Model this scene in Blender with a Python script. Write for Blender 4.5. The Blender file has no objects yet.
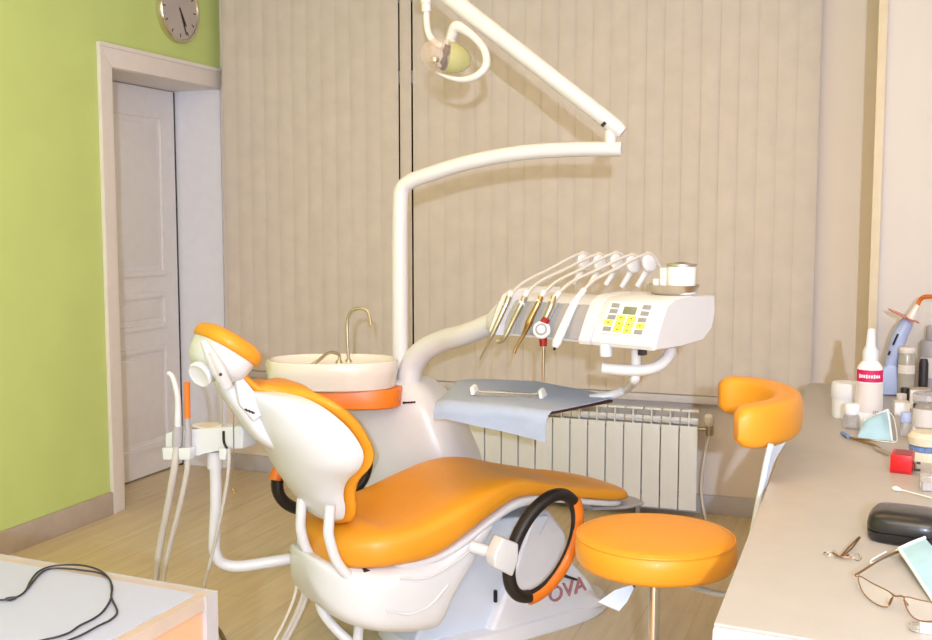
import bpy, bmesh, math, random
from mathutils import Vector, Matrix

random.seed(7)
SC = bpy.context.scene
COL = SC.collection
PI = math.pi

# ------------------------------------------------------------------ camera
F_PX, CAM_H = 1080.0, 1.5
PITCH = math.atan(102 / F_PX)
YAW = math.atan(404 / F_PX * math.cos(PITCH))
cd = bpy.data.cameras.new('camera')
cam = bpy.data.objects.new('camera', cd)
COL.objects.link(cam)
cam.location = (0, 0, CAM_H)
cam.rotation_euler = (PI / 2 - PITCH, 0, YAW)
cd.sensor_width = 36
cd.lens = F_PX / 932 * 36
cd.clip_start = 0.02
SC.camera = cam

# ------------------------------------------------------------------ light
w = bpy.data.worlds.new('world')
SC.world = w
w.use_nodes = True
w.node_tree.nodes['Background'].inputs[0].default_value = (0.012, 0.014, 0.02, 1)
w.node_tree.nodes['Background'].inputs[1].default_value = 1.0


def area_light(name, loc, rot, sx, sy, watt, col):
    l = bpy.data.lights.new(name, 'AREA')
    l.shape = 'RECTANGLE'
    l.size, l.size_y = sx, sy
    l.energy = watt
    l.color = col
    o = bpy.data.objects.new(name, l)
    o.location, o.rotation_euler = loc, rot
    COL.objects.link(o)
    return o


# flash of the photographer's lighting just behind and above the camera, and the warm ceiling lamps of the room
fl = bpy.data.lights.new('camera_flash', 'POINT')
fl.energy = 390
fl.shadow_soft_size = 0.025
fl.color = (0.62, 0.74, 0.98)
fo = bpy.data.objects.new('camera_flash', fl)
fo.location = (0.43, -1.12, CAM_H + 0.30)
COL.objects.link(fo)
area_light('ceiling_lamp', (-1.2, 2.9, 3.05), (0, 0, 0), 2.6, 1.2, 20, (1.0, 0.58, 0.16))
area_light('ceiling_lamp', (0.1, -0.4, 3.05), (0, 0, 0), 2.6, 1.2, 46, (1.0, 0.64, 0.24))
SC.view_settings.view_transform = 'Standard'
SC.view_settings.look = 'None'
SC.view_settings.gamma = 1
SC.view_settings.use_curve_mapping = False
SC.view_settings.exposure = 0.33

# ------------------------------------------------------------------ survey helpers: photo pixel -> place in the room
_F = Vector((-math.sin(YAW) * math.cos(PITCH), math.cos(YAW) * math.cos(PITCH), -math.sin(PITCH)))
_R = Vector((math.cos(YAW), math.sin(YAW), 0))
_U = _R.cross(_F)
_C = Vector((0, 0, CAM_H))


def ray(u, v):
    return _F + _R * ((u - 466) / F_PX) + _U * ((320 - v) / F_PX)


def atz(u, v, z):
    d = ray(u, v)
    return _C + d * ((z - CAM_H) / d.z)


def aty(u, v, y):
    d = ray(u, v)
    return _C + d * (y / d.y)


def atx(u, v, x):
    d = ray(u, v)
    return _C + d * (x / d.x)


# ------------------------------------------------------------------ materials
def lin(c):
    return tuple((x / 255 / 12.92) if x / 255 <= 0.04045 else ((x / 255 + 0.055) / 1.055) ** 2.4 for x in c)


def mat(name, rgb, rough=0.5, metal=0.0, var=0.04, scale=18, bump=0.0, bscale=120, trans=0.0, alpha=1.0,
        coat=0.0, ior=1.45, spec=0.5):
    m = bpy.data.materials.new(name)
    m.use_nodes = True
    nt = m.node_tree
    b = nt.nodes['Principled BSDF']
    c = lin(rgb)
    tc = nt.nodes.new('ShaderNodeTexCoord')
    nz = nt.nodes.new('ShaderNodeTexNoise')
    nz.inputs['Scale'].default_value = scale
    nz.inputs['Detail'].default_value = 3
    nt.links.new(tc.outputs['Object'], nz.inputs['Vector'])
    r = nt.nodes.new('ShaderNodeValToRGB')
    r.color_ramp.elements[0].position = 0.3
    r.color_ramp.elements[1].position = 0.7
    r.color_ramp.elements[0].color = (*[x * (1 - var) for x in c], 1)
    r.color_ramp.elements[1].color = (*[min(1, x * (1 + var)) for x in c], 1)
    nt.links.new(nz.outputs['Fac'], r.inputs['Fac'])
    nt.links.new(r.outputs['Color'], b.inputs['Base Color'])
    b.inputs['Roughness'].default_value = rough
    b.inputs['Metallic'].default_value = metal
    b.inputs['Transmission Weight'].default_value = trans
    b.inputs['Alpha'].default_value = alpha
    b.inputs['Coat Weight'].default_value = coat
    b.inputs['IOR'].default_value = ior
    b.inputs['Specular IOR Level'].default_value = spec
    if bump:
        n2 = nt.nodes.new('ShaderNodeTexNoise')
        n2.inputs['Scale'].default_value = bscale
        n2.inputs['Detail'].default_value = 4
        nt.links.new(tc.outputs['Object'], n2.inputs['Vector'])
        bp = nt.nodes.new('ShaderNodeBump')
        bp.inputs['Strength'].default_value = bump
        bp.inputs['Distance'].default_value = 0.002
        nt.links.new(n2.outputs['Fac'], bp.inputs['Height'])
        nt.links.new(bp.outputs['Normal'], b.inputs['Normal'])
    return m


def floor_mat():
    m = bpy.data.materials.new('floor_laminate')
    m.use_nodes = True
    nt = m.node_tree
    b = nt.nodes['Principled BSDF']
    tc = nt.nodes.new('ShaderNodeTexCoord')
    mp = nt.nodes.new('ShaderNodeMapping')
    mp.inputs['Rotation'].default_value = (0, 0, PI / 2)
    nt.links.new(tc.outputs['Object'], mp.inputs['Vector'])
    br = nt.nodes.new('ShaderNodeTexBrick')
    br.inputs['Color1'].default_value = (*lin((222, 203, 168)), 1)
    br.inputs['Color2'].default_value = (*lin((218, 198, 162)), 1)
    br.inputs['Mortar'].default_value = (*lin((204, 183, 146)), 1)
    br.inputs['Scale'].default_value = 1
    br.inputs['Brick Width'].default_value = 1.2
    br.inputs['Row Height'].default_value = 0.19
    br.inputs['Mortar Size'].default_value = 0.0025
    br.offset = 0.37
    nt.links.new(mp.outputs['Vector'], br.inputs['Vector'])
    m2 = nt.nodes.new('ShaderNodeMapping')
    m2.inputs['Scale'].default_value = (30, 2.2, 1)
    nt.links.new(tc.outputs['Object'], m2.inputs['Vector'])
    nz = nt.nodes.new('ShaderNodeTexNoise')
    nz.inputs['Scale'].default_value = 1.0
    nz.inputs['Detail'].default_value = 5
    nz.inputs['Roughness'].default_value = 0.6
    nt.links.new(m2.outputs['Vector'], nz.inputs['Vector'])
    rp = nt.nodes.new('ShaderNodeValToRGB')
    rp.color_ramp.elements[0].position = 0.32
    rp.color_ramp.elements[1].position = 0.62
    rp.color_ramp.elements[0].color = (0.86, 0.85, 0.83, 1)
    rp.color_ramp.elements[1].color = (1, 1, 1, 1)
    nt.links.new(nz.outputs['Fac'], rp.inputs['Fac'])
    mx = nt.nodes.new('ShaderNodeMix')
    mx.data_type = 'RGBA'
    mx.blend_type = 'MULTIPLY'
    mx.inputs[0].default_value = 1
    nt.links.new(br.outputs['Color'], mx.inputs[6])
    nt.links.new(rp.outputs['Color'], mx.inputs[7])
    nt.links.new(mx.outputs[2], b.inputs['Base Color'])
    b.inputs['Roughness'].default_value = 0.42
    return m


M = dict(
    floor=floor_mat(),
    green=mat('green_paint', (208, 225, 140), 0.6, var=0.03, scale=3, bump=0.15, bscale=160, spec=0.3),
    wall=mat('beige_paint', (240, 226, 212), 0.7, var=0.02, scale=3, bump=0.1, spec=0.3),
    wallpink=mat('pale_paint', (216, 208, 202), 0.7, var=0.02, scale=3, bump=0.1, spec=0.3),
    ceil=mat('ceiling_paint', (235, 232, 225), 0.8, var=0.01),
    trimc=mat('cream_trim', (216, 200, 172), 0.5, var=0.03),
    base=mat('baseboard_vinyl', (196, 182, 170), 0.5, var=0.06, scale=12),
    base_w=mat('baseboard_white', (196, 190, 190), 0.5, var=0.04),
    casing=mat('casing_paint', (238, 230, 226), 0.45, var=0.02),
    door=mat('door_paint', (240, 236, 236), 0.45, var=0.02),
    reveal=mat('reveal_paint', (240, 240, 246), 0.6, var=0.015),
    blind=mat('blind_fabric', (218, 205, 192), 0.8, var=0.04, scale=9, bump=0.3, bscale=400, spec=0.2),
    sill=mat('sill_white', (205, 198, 196), 0.4),
    night=mat('window_glass', (14, 15, 20), 0.08, var=0.0, spec=0.6),
    plastic=mat('white_plastic', (222, 223, 226), 0.32, var=0.01, coat=0.2),
    plastic2=mat('matt_white_plastic', (232, 232, 236), 0.5, var=0.015),
    letter=mat('pedestal_letters', (176, 120, 124), 0.5),
    bluewhite=mat('bluish_white_plastic', (212, 220, 232), 0.45, var=0.015),
    paint=mat('white_enamel', (222, 221, 223), 0.3, var=0.01, coat=0.25),
    orange=mat('orange_leatherette', (230, 154, 38), 0.42, var=0.03, scale=8, bump=0.12, bscale=260, coat=0.08),
    orange2=mat('orange_plastic', (240, 128, 36), 0.35, var=0.02),
    black=mat('black_rubber', (34, 28, 26), 0.45, var=0.08, bump=0.1),
    blackgloss=mat('black_leather', (28, 26, 27), 0.28, var=0.1, bump=0.15, coat=0.3),
    dark=mat('dark_metal', (60, 52, 50), 0.35, 0.7),
    chrome=mat('chrome', (222, 214, 204), 0.16, 1.0, var=0.02),
    steel=mat('steel', (200, 192, 178), 0.28, 1.0, var=0.04),
    brass=mat('gilded_steel', (190, 160, 112), 0.28, 1.0, var=0.05),
    porcelain=mat('cream_porcelain', (230, 222, 212), 0.22, var=0.01, coat=0.4),
    greypanel=mat('grey_panel', (160, 165, 174), 0.45, var=0.03),
    greyhose=mat('grey_hose', (206, 198, 190), 0.5, var=0.03),
    cloth=mat('blue_grey_cloth', (170, 182, 206), 0.75, var=0.03, scale=25, bump=0.2, bscale=200, spec=0.2),
    clothedge=mat('tray_underside', (70, 40, 36), 0.5),
    rad=mat('radiator_enamel', (242, 240, 236), 0.4, var=0.01),
    raddark=mat('radiator_core', (176, 172, 164), 0.5),
    counter=mat('counter_laminate', (182, 175, 168), 0.38, var=0.03, scale=14, bump=0.03),
    cabinet=mat('cabinet_white', (222, 230, 242), 0.5, var=0.01),
    desktop=mat('desk_white', (176, 182, 202), 0.4, var=0.02, scale=6),
    deskrim=mat('desk_rim', (186, 168, 152), 0.45, var=0.04),
    peach=mat('peach_panel', (222, 164, 128), 0.5, var=0.02),
    greyedge=mat('grey_edge', (176, 172, 174), 0.5),
    cable=mat('black_cable', (44, 38, 44), 0.5),
    browncable=mat('brown_cable', (110, 88, 50), 0.5),
    red=mat('red_plastic', (206, 20, 26), 0.35),
    darkred=mat('dark_red', (150, 20, 24), 0.35),
    magenta=mat('magenta_label', (206, 28, 96), 0.5),
    white=mat('white_matt', (240, 240, 240), 0.6, var=0.01),
    label=mat('label_paper', (222, 214, 208), 0.6, var=0.03),
    yellow=mat('yellow_key', (244, 226, 96), 0.45, var=0.03),
    greykey=mat('grey_key', (150, 148, 148), 0.45, var=0.04),
    lcd=mat('lcd_display', (128, 134, 108), 0.25),
    clockface=mat('clock_face', (196, 184, 178), 0.5, var=0.01),
    glass=mat('clear_glass', (245, 245, 245), 0.04, trans=1.0, var=0.0),
    plasticclear=mat('clear_plastic', (238, 238, 240), 0.12, trans=0.75, var=0.0, alpha=0.75),
    lampglass=mat('lamp_glass', (246, 226, 216), 0.05, trans=0.4, alpha=0.30, coat=0.6, var=0.0),
    reflector=mat('green_reflector', (222, 224, 160), 0.15, trans=0.35, alpha=0.75, var=0.04, coat=0.5),
    lens=mat('spectacle_lens', (250, 248, 244), 0.05, trans=0.2, alpha=0.05, var=0.0),
    bronze=mat('bronze_wire', (140, 104, 74), 0.35, 0.7),
    mask=mat('mask_blue', (172, 208, 222), 0.8, var=0.06, bump=0.3),
    maskw=mat('mask_white', (232, 238, 240), 0.8),
    blueplastic=mat('pale_blue_plastic', (172, 186, 222), 0.35, var=0.03),
    plaster=mat('plaster', (222, 212, 188), 0.7, var=0.06),
    bluewax=mat('blue_plaster', (110, 134, 180), 0.6, var=0.2, scale=60),
    amber=mat('amber_shield', (230, 96, 50), 0.2, trans=0.4, alpha=0.8),
    ambertip=mat('amber_tip', (228, 120, 40), 0.2, trans=0.2),
    liquid=mat('grey_bottle', (196, 190, 178), 0.2, trans=0.3, var=0.02),
    greenrub=mat('dark_green_key', (40, 50, 44), 0.4),
    skyblue=mat('blue_cap', (110, 150, 200), 0.4),
)

# ------------------------------------------------------------------ mesh builder
ROOTM = {}


def catmull(pts, n=8, closed=False):
    P = [Vector(p) for p in pts]
    out = []
    N = len(P)
    rng = range(N) if closed else range(N - 1)
    for i in rng:
        if closed:
            p0, p1, p2, p3 = P[(i - 1) % N], P[i], P[(i + 1) % N], P[(i + 2) % N]
        else:
            p1, p2 = P[i], P[i + 1]
            p0 = P[i - 1] if i else p1 * 2 - p2
            p3 = P[i + 2] if i + 2 < N else p2 * 2 - p1
        for k in range(n):
            t = k / n
            out.append(0.5 * ((2 * p1) + (p2 - p0) * t + (2 * p0 - 5 * p1 + 4 * p2 - p3) * t * t
                              + (3 * p1 - p0 - 3 * p2 + p3) * t ** 3))
    if not closed:
        out.append(P[-1])
    return out


class MB:
    def __init__(s):
        s.bm = bmesh.new()

    def box(s, c, size, rz=0.0, bevel=0.0, seg=2, mx=None):
        r = bmesh.ops.create_cube(s.bm, size=1.0)
        vs = r['verts']
        m = Matrix.Translation(Vector(c)) @ (mx.to_4x4() if mx else Matrix.Rotation(rz, 4, 'Z')) @ Matrix.Diagonal((*size, 1))
        bmesh.ops.transform(s.bm, matrix=m, verts=vs)
        if bevel:
            es = {e for v in vs for e in v.link_edges}
            bmesh.ops.bevel(s.bm, geom=list(es), offset=bevel, segments=seg, profile=0.6, affect='EDGES')
        return s

    def bx(s, x0, x1, y0, y1, z0, z1, bevel=0.0):
        return s.box(((x0 + x1) / 2, (y0 + y1) / 2, (z0 + z1) / 2), (x1 - x0, y1 - y0, z1 - z0), bevel=bevel)

    def loft(s, rings, cap=True, closed=False):
        R = [[s.bm.verts.new(p) for p in r] for r in rings]
        n = len(R[0])
        pairs = list(zip(R, R[1:]))
        if closed:
            pairs.append((R[-1], R[0]))
        for A, B in pairs:
            for i in range(n):
                j = (i + 1) % n
                s.bm.faces.new((A[i], A[j], B[j], B[i]))
        if cap and not closed:
            s.bm.faces.new(list(reversed(R[0])))
            s.bm.faces.new(R[-1])
        return s

    def grid(s, rows):
        R = [[s.bm.verts.new(p) for p in r] for r in rows]
        for A, B in zip(R, R[1:]):
            for i in range(len(A) - 1):
                s.bm.faces.new((A[i], A[i + 1], B[i + 1], B[i]))
        return s

    def sheet(s, rows, th):
        n, m = len(rows), len(rows[0])
        top = [[Vector(p) for p in r] for r in rows]
        bot = []
        for j in range(n):
            br_ = []
            for i in range(m):
                du = top[j][min(i + 1, m - 1)] - top[j][max(i - 1, 0)]
                dv = top[min(j + 1, n - 1)][i] - top[max(j - 1, 0)][i]
                nn = du.cross(dv)
                if nn.length < 1e-9:
                    nn = Vector((0, 0, 1))
                br_.append(top[j][i] - nn.normalized() * th)
            bot.append(br_)
        T = [[s.bm.verts.new(p) for p in r] for r in top]
        B = [[s.bm.verts.new(p) for p in r] for r in bot]
        for j in range(n - 1):
            for i in range(m - 1):
                s.bm.faces.new((T[j][i], T[j][i + 1], T[j + 1][i + 1], T[j + 1][i]))
                s.bm.faces.new((B[j][i], B[j + 1][i], B[j + 1][i + 1], B[j][i + 1]))
        loop = [(0, i) for i in range(m)] + [(j, m - 1) for j in range(1, n)] + [(n - 1, i) for i in range(m - 2, -1, -1)] + [(j, 0) for j in range(n - 2, 0, -1)]
        for k in range(len(loop)):
            a, c = loop[k], loop[(k + 1) % len(loop)]
            s.bm.faces.new((T[a[0]][a[1]], B[a[0]][a[1]], B[c[0]][c[1]], T[c[0]][c[1]]))
        return s

    def tube(s, pts, r, seg=12, n=8, smooth=True, closed=False, flat=1.0):
        P = catmull(pts, n, closed) if smooth and len(pts) > 2 else [Vector(p) for p in pts]
        N = len(P)
        if isinstance(r, (list, tuple)):
            k = len(r) - 1
            rr = []
            for i in range(N):
                t = i / (N - 1) * k
                a = min(int(t), k - 1)
                rr.append(r[a] + (r[a + 1] - r[a]) * (t - a))
        else:
            rr = [r] * N
        rings = []
        nrm = None
        for i in range(N):
            if closed:
                T = (P[(i + 1) % N] - P[i - 1]).normalized()
            else:
                T = (P[min(i + 1, N - 1)] - P[max(i - 1, 0)]).normalized()
            if nrm is None:
                ref = Vector((0, 0, 1)) if abs(T.z) < 0.9 else Vector((1, 0, 0))
                nrm = (ref - T * ref.dot(T)).normalized()
            else:
                nrm = (nrm - T * nrm.dot(T)).normalized()
            bn = T.cross(nrm)
            rings.append([P[i] + nrm * (math.cos(2 * PI * k / seg) * rr[i] * flat) + bn * (math.sin(2 * PI * k / seg) * rr[i])
                          for k in range(seg)])
        return s.loft(rings, cap=True, closed=closed)

    def lathe(s, prof, origin=(0, 0, 0), axis=(0, 0, 1), seg=28, sx=1.0, sy=1.0):
        q = Vector((0, 0, 1)).rotation_difference(Vector(axis).normalized()).to_matrix()
        o = Vector(origin)
        rings = [[o + q @ Vector((max(r, 1e-4) * math.cos(2 * PI * k / seg) * sx, max(r, 1e-4) * math.sin(2 * PI * k / seg) * sy, z))
                  for k in range(seg)] for r, z in prof]
        return s.loft(rings)

    def prism(s, poly, d, bevel=0.0):
        """poly = 3D points of one face, d = vector of extrusion"""
        d = Vector(d)
        A = [s.bm.verts.new(p) for p in poly]
        B = [s.bm.verts.new(Vector(p) + d) for p in poly]
        n = len(A)
        fs = [s.bm.faces.new(list(reversed(A))), s.bm.faces.new(B)]
        for i in range(n):
            fs.append(s.bm.faces.new((A[i], A[(i + 1) % n], B[(i + 1) % n], B[i])))
        if bevel:
            es = {e for f in fs for e in f.edges}
            bmesh.ops.bevel(s.bm, geom=list(es), offset=bevel, segments=3, profile=0.6, affect='EDGES')
        return s

    def sphere(s, c, r, sc=(1, 1, 1), seg=20, rot=None):
        q = bmesh.ops.create_uvsphere(s.bm, u_segments=seg, v_segments=seg // 2 + 2, radius=r)
        m = Matrix.Translation(Vector(c)) @ (rot.to_4x4() if rot else Matrix()) @ Matrix.Diagonal((*sc, 1))
        bmesh.ops.transform(s.bm, matrix=m, verts=q['verts'])
        return s

    def text(s, txt, size, mx, ext=0.0008):
        cu = bpy.data.curves.new('t', 'FONT')
        cu.body = txt
        cu.size = size
        cu.extrude = ext
        cu.resolution_u = 3
        o = bpy.data.objects.new('t', cu)
        COL.objects.link(o)
        me = bpy.data.meshes.new_from_object(o.evaluated_get(bpy.context.evaluated_depsgraph_get()))
        me.transform(mx)
        s.bm.from_mesh(me)
        bpy.data.objects.remove(o)
        return s

    def build(s, name, m, parent=None, local=False, origin=None, angle=38, sub=0):
        bmesh.ops.recalc_face_normals(s.bm, faces=s.bm.faces)
        me = bpy.data.meshes.new(name)
        s.bm.to_mesh(me)
        s.bm.free()
        me.materials.append(M[m] if isinstance(m, str) else m)
        if len(me.polygons):
            me.shade_smooth()
            me.set_sharp_from_angle(angle=math.radians(angle))
        o = bpy.data.objects.new(name, me)
        COL.objects.link(o)
        if parent is not None:
            rm = ROOTM[parent.name]
            if not local:
                me.transform(rm.inverted())
            o.parent = parent
            ROOTM[o.name] = rm
        else:
            if origin is not None:
                me.transform(Matrix.Translation(-Vector(origin)))
                o.location = origin
                ROOTM[o.name] = Matrix.Translation(Vector(origin))
            else:
                ROOTM[o.name] = Matrix()
        if sub:
            md = o.modifiers.new('subdivision', 'SUBSURF')
            md.levels = md.render_levels = sub
        return o


def thing(name, label, cat, loc=(0, 0, 0), rz=0.0, group=None):
    o = bpy.data.objects.new(name, None)
    o.empty_display_size = 0.05
    COL.objects.link(o)
    o.location = loc
    o.rotation_euler = (0, 0, rz)
    ROOTM[o.name] = Matrix.Translation(Vector(loc)) @ Matrix.Rotation(rz, 4, 'Z')
    o['label'] = label
    o['category'] = cat
    if group:
        o['group'] = group
    return o


def tag(o, label, cat, group=None):
    o['label'] = label
    o['category'] = cat
    if group:
        o['group'] = group
    return o


def struct(o):
    o['kind'] = 'structure'
    return o


# ================================================================== THE SETTING
XL, YB, XR, YF, ZC = -3.576, 5.50, 2.0, -3.6, 3.1
struct(MB().bx(XL - 0.7, XR + 0.2, YF - 0.2, YB + 0.2, -0.1, 0).build('floor', 'floor'))
struct(MB().bx(XL - 0.7, XR + 0.2, YF - 0.2, YB + 0.2, ZC, ZC + 0.1).build('ceiling', 'ceil'))
# left wall with the door niche at its far end
DN0 = 4.50
XD = aty(178.5, 250, YB - 0.014).x
DTOP = 2.275
b = MB()
b.bx(XL - 0.45, XL, YF, DN0, 0, ZC)
b.bx(XD - 0.15, XL, DN0, YB + 0.15, DTOP, ZC)
b.bx(XD - 0.15, XD - 0.045, DN0 - 0.02, YB + 0.15, 0, DTOP + 0.02)
struct(b.build('wall_left', 'green'))
# niche lining (far reveal is the white painted end of the window wall)
b = MB()
b.bx(XD - 0.03, XL - 0.002, YB - 0.012, YB - 0.001, 0, DTOP - 0.003)
struct(b.build('trim_1', 'reveal'))
b = MB()
b.bx(XD - 0.03, XL - 0.002, DN0 + 0.002, YB - 0.014, DTOP - 0.03, DTOP - 0.003)
struct(b.build('trim_2', 'casing'))
# casing round the niche
b = MB()
cw = 0.085
b.prism([(XL, DN0 - cw, 0), (XL, DN0 + 0.01, 0), (XL, DN0 + 0.01, DTOP - 0.03), (XL, DN0 - cw, DTOP + cw)], (0.018, 0, 0), bevel=0.004)
b.prism([(XL, DN0 - cw, DTOP + cw + 0.002), (XL, DN0 + 0.01, DTOP - 0.028), (XL, YB - 0.03, DTOP - 0.028), (XL, YB - 0.03, DTOP + cw + 0.002)],
        (0.018, 0, 0), bevel=0.004)
b.bx(XL + 0.014, XL + 0.024, DN0 - cw, DN0 - cw + 0.02, 0, DTOP + cw - 0.021)
b.bx(XL + 0.014, XL + 0.026, DN0 - cw, YB - 0.03, DTOP + cw - 0.02, DTOP + cw)
b.bx(XL - 0.02, XL + 0.001, DN0 + 0.0, DN0 + 0.012, 0, DTOP - 0.03)
struct(b.build('trim_3', 'casing'))
# door leaf: moulded three-panel door
door = struct(MB().bx(XD - 0.04, XD, DN0 - 0.01, YB - 0.03, 0.012, DTOP - 0.035).build('door_1', 'door'))


def door_panel(z0, z1, y0, y1):
    b = MB()
    wd = 0.028
    for (a0, a1, c0, c1, e) in ((y0, y1, z0, z0 + wd, 0), (y0, y1, z1 - wd, z1, 0), (y0, y0 + wd, z0 + 0.004, z1 - 0.004, 0.002), (y1 - wd, y1, z0 + 0.004, z1 - 0.004, 0.002)):
        b.bx(XD - 0.004, XD + 0.012 + e, a0, a1, c0, c1)
    b.bx(XD - 0.004, XD + 0.006, y0 + 0.06, y1 - 0.06, z0 + 0.06, z1 - 0.06, bevel=0.005)
    return b


for z0, z1 in ((0.16, 0.76), (0.86, 1.07), (1.17, 2.10)):
    o = door_panel(z0, z1, 4.66, 5.35).build('door_panel', 'door', door)
MB().bx(XD - 0.03, XD - 0.001, YB - 0.034, YB - 0.014, 0, DTOP - 0.034).build('door_edge_line', 'dark', door)  # narrow dark strip added as a line at the leaf's far edge, no real stop

# window wall
WX0, WX1, WZ0, WZ1 = -3.25, -0.45, 0.64, 2.75
b = MB()
b.bx(XL - 0.45, WX0, YB, YB + 0.15, 0, ZC)
b.bx(WX1, XR, YB, YB + 0.15, 0, ZC)
b.bx(WX0, WX1, YB, YB + 0.15, 0, WZ0)
b.bx(WX0, WX1, YB, YB + 0.15, WZ1, ZC)
struct(b.build('wall_back', 'wall'))
win = struct(MB().bx(WX0, WX1, YB + 0.10, YB + 0.11, WZ0, WZ1).build('window_1', 'night'))
b = MB()
for x in (WX0 + 0.03, -2.55, -1.60, -1.02, WX1 - 0.03):
    b.bx(x - 0.03, x + 0.03, YB + 0.04, YB + 0.099, WZ0, WZ1)
for z in (WZ0 + 0.03, 2.27, WZ1 - 0.03):
    b.bx(WX0, WX1, YB + 0.035, YB + 0.099, z - 0.035, z + 0.035)
b.build('window_frame', 'casing', win)
# the nearer piece of wall at the right
b = MB()
b.bx(0.035, XR, 4.80, YB - 0.001, 0, ZC)
struct(b.build('wall_right', 'wallpink'))
struct(MB().bx(XR, XR + 0.15, YF, 4.80, 0, ZC).build('wall_side', 'wallpink'))
struct(MB().bx(XL - 0.45, XR + 0.15, YF - 0.15, YF, 0, ZC).build('wall_front', 'wall'))
struct(MB().bx(0.006, 0.042, 4.775, 4.799, 0, ZC - 0.005, bevel=0.004).build('trim_4', 'trimc'))
# sill
struct(MB().bx(-3.50, -0.12, 5.40, YB, 0.575, 0.612, bevel=0.006).build('trim_5', 'sill'))
# baseboards
struct(MB().bx(XL, XL + 0.022, YF + 0.02, DN0 - cw - 0.002, 0, 0.115, bevel=0.004).build('baseboard_left', 'base'))
struct(MB().bx(XL + 0.03, 0.0, YB - 0.028, YB, 0, 0.095, bevel=0.003).build('baseboard_back', 'base_w'))


# ---- vertical blinds
def blind(x0, x1, label, off=0.0):
    t = thing('vertical_blind', label, 'window blind', ((x0 + x1) / 2, 5.43, 0.62), 0, 'beige vertical blinds on the window wall')
    pitch = 0.0885
    n = max(1, round((x1 - x0) / pitch))
    p = (x1 - x0) / n
    b = MB()
    for i in range(n):
        xc = x0 + p * (i + 0.5)
        ang = math.radians(5 + random.uniform(-1.2, 1.2))
        rows = []
        for z in (0.615, 3.0):
            rows.append([])
            for k in range(7):
                s = (k / 6 - 0.5) * (p + 0.012)
                bow = 0.006 * (1 - (2 * k / 6 - 1) ** 2)
                rows[-1].append((xc + s * math.cos(ang), 5.432 + s * math.sin(ang) * 1.2 - bow, z))
        top = [(x, y + 0.0015, z) for x, y, z in rows[1]]
        bot = [(x, y + 0.0015, z) for x, y, z in rows[0]]
        ring0 = rows[0] + bot[::-1]
        ring1 = rows[1] + top[::-1]
        b.loft([ring0, ring1])
    b.build('slats', 'blind', t, angle=60)
    b = MB()
    b.bx(x0, x1, 5.41, 5.46, 3.0, 3.04, bevel=0.004)
    b.build('head_rail', 'casing', t)
    return t


XBL = aty(223, 200, 5.43).x + 0.02
XS1, XS2 = aty(399.5, 120, 5.43).x, aty(400.5, 120, 5.43).x
XS3, XS4 = aty(411.0, 120, 5.43).x, aty(413, 120, 5.43).x
XBR = aty(815, 200, 5.43).x
blind(XBL, XS1 - 0.014, 'beige vertical blind between the door niche and the light pole')
blind(XS2 + 0.004, XS3 - 0.006, 'single beige blind slat between two dark gaps above the basin pole')
blind(XS4 + 0.008, XBR, 'wide beige vertical blind behind the instrument console and the boom')

# ================================================================== CLOCK
cc = atx(175.5, 10, XL)
cy, cz, cr = cc.y, cc.z, 0.178
t = thing('wall_clock', 'round white-faced wall clock on the green wall above the door', 'clock', (XL, cy, cz))
MB().lathe([(cr, 0.0), (cr, 0.03), (cr - 0.006, 0.038), (cr - 0.016, 0.036), (cr - 0.02, 0.024), (0, 0.024)], (XL, cy, cz), (1, 0, 0), 48).build('case', 'chrome', t)
MB().lathe([(cr - 0.02, 0.025), (cr - 0.02, 0.027), (0, 0.027)], (XL, cy, cz), (1, 0, 0), 48).build('dial', 'clockface', t)
for k in range(12):
    b = MB()
    a = k * PI / 6
    rr = cr - 0.04
    b.box((XL + 0.0275, cy + math.sin(a) * rr, cz + math.cos(a) * rr), (0.002, 0.006, 0.022), mx=Matrix.Rotation(-a, 3, 'X'))
    b.build('hour_mark', 'dark', t)


def hand(a, l, wd):
    a = math.radians(a)
    return MB().box((XL + 0.031, cy + math.sin(a) * l * 0.42, cz + math.cos(a) * l * 0.42), (0.002, wd, l), mx=Matrix.Rotation(-a, 3, 'X'))


hand(148, 0.105, 0.010).build('hour_hand', 'cable', t)
hand(157, 0.15, 0.007).build('minute_hand', 'cable', t)

# ================================================================== RADIATOR
RX0, RX1, RY = -2.24, -0.757, 5.345
t = thing('radiator', 'white sectional radiator under the window blinds', 'radiator', ((RX0 + RX1) / 2, RY, 0))
nsec = 16
p = (RX1 - RX0) / nsec
for i in range(nsec):
    x = RX0 + p * (i + 0.5)
    b = MB()
    h = p / 2 - 0.0028
    b.bx(x - h, x + h, RY - 0.045, RY - 0.038, 0.055, 0.478, bevel=0.003)      # front plate
    b.bx(x - h * 0.7, x + h * 0.7, RY + 0.035, RY + 0.041, 0.07, 0.50, bevel=0.002)
    b.bx(x - 0.0035, x + 0.0035, RY - 0.04, RY + 0.035, 0.07, 0.545)         # web
    b.bx(x - h, x + h, RY - 0.02, RY - 0.014, 0.485, 0.515, bevel=0.002)     # top lips
    b.bx(x - h, x + h, RY - 0.005, RY + 0.040, 0.540, 0.552, bevel=0.004)
    b.bx(x - 0.003, x + 0.003, RY - 0.044, RY - 0.02, 0.475, 0.51)
    b.bx(x - h, x + h, RY - 0.036, RY - 0.031, 0.500, 0.506, bevel=0.001)
    b.build('radiator_section', 'rad', t)
b = MB()
for z in (0.10, 0.46):
    b.tube([(RX0 + 0.01, RY, z), (RX1 - 0.01, RY, z)], 0.018, 12, smooth=False)
for x in (RX0 + 0.3, RX1 - 0.3):
    b.bx(x - 0.01, x + 0.01, RY - 0.01, RY + 0.01, 0, 0.09)
b.build('header_pipe', 'raddark', t)
vx = aty(710, 412, RY).x
t2 = MB().tube([(RX1 - 0.02, RY, 0.46), (vx + 0.01, RY, 0.46)], 0.009, 10, smooth=False)
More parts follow.
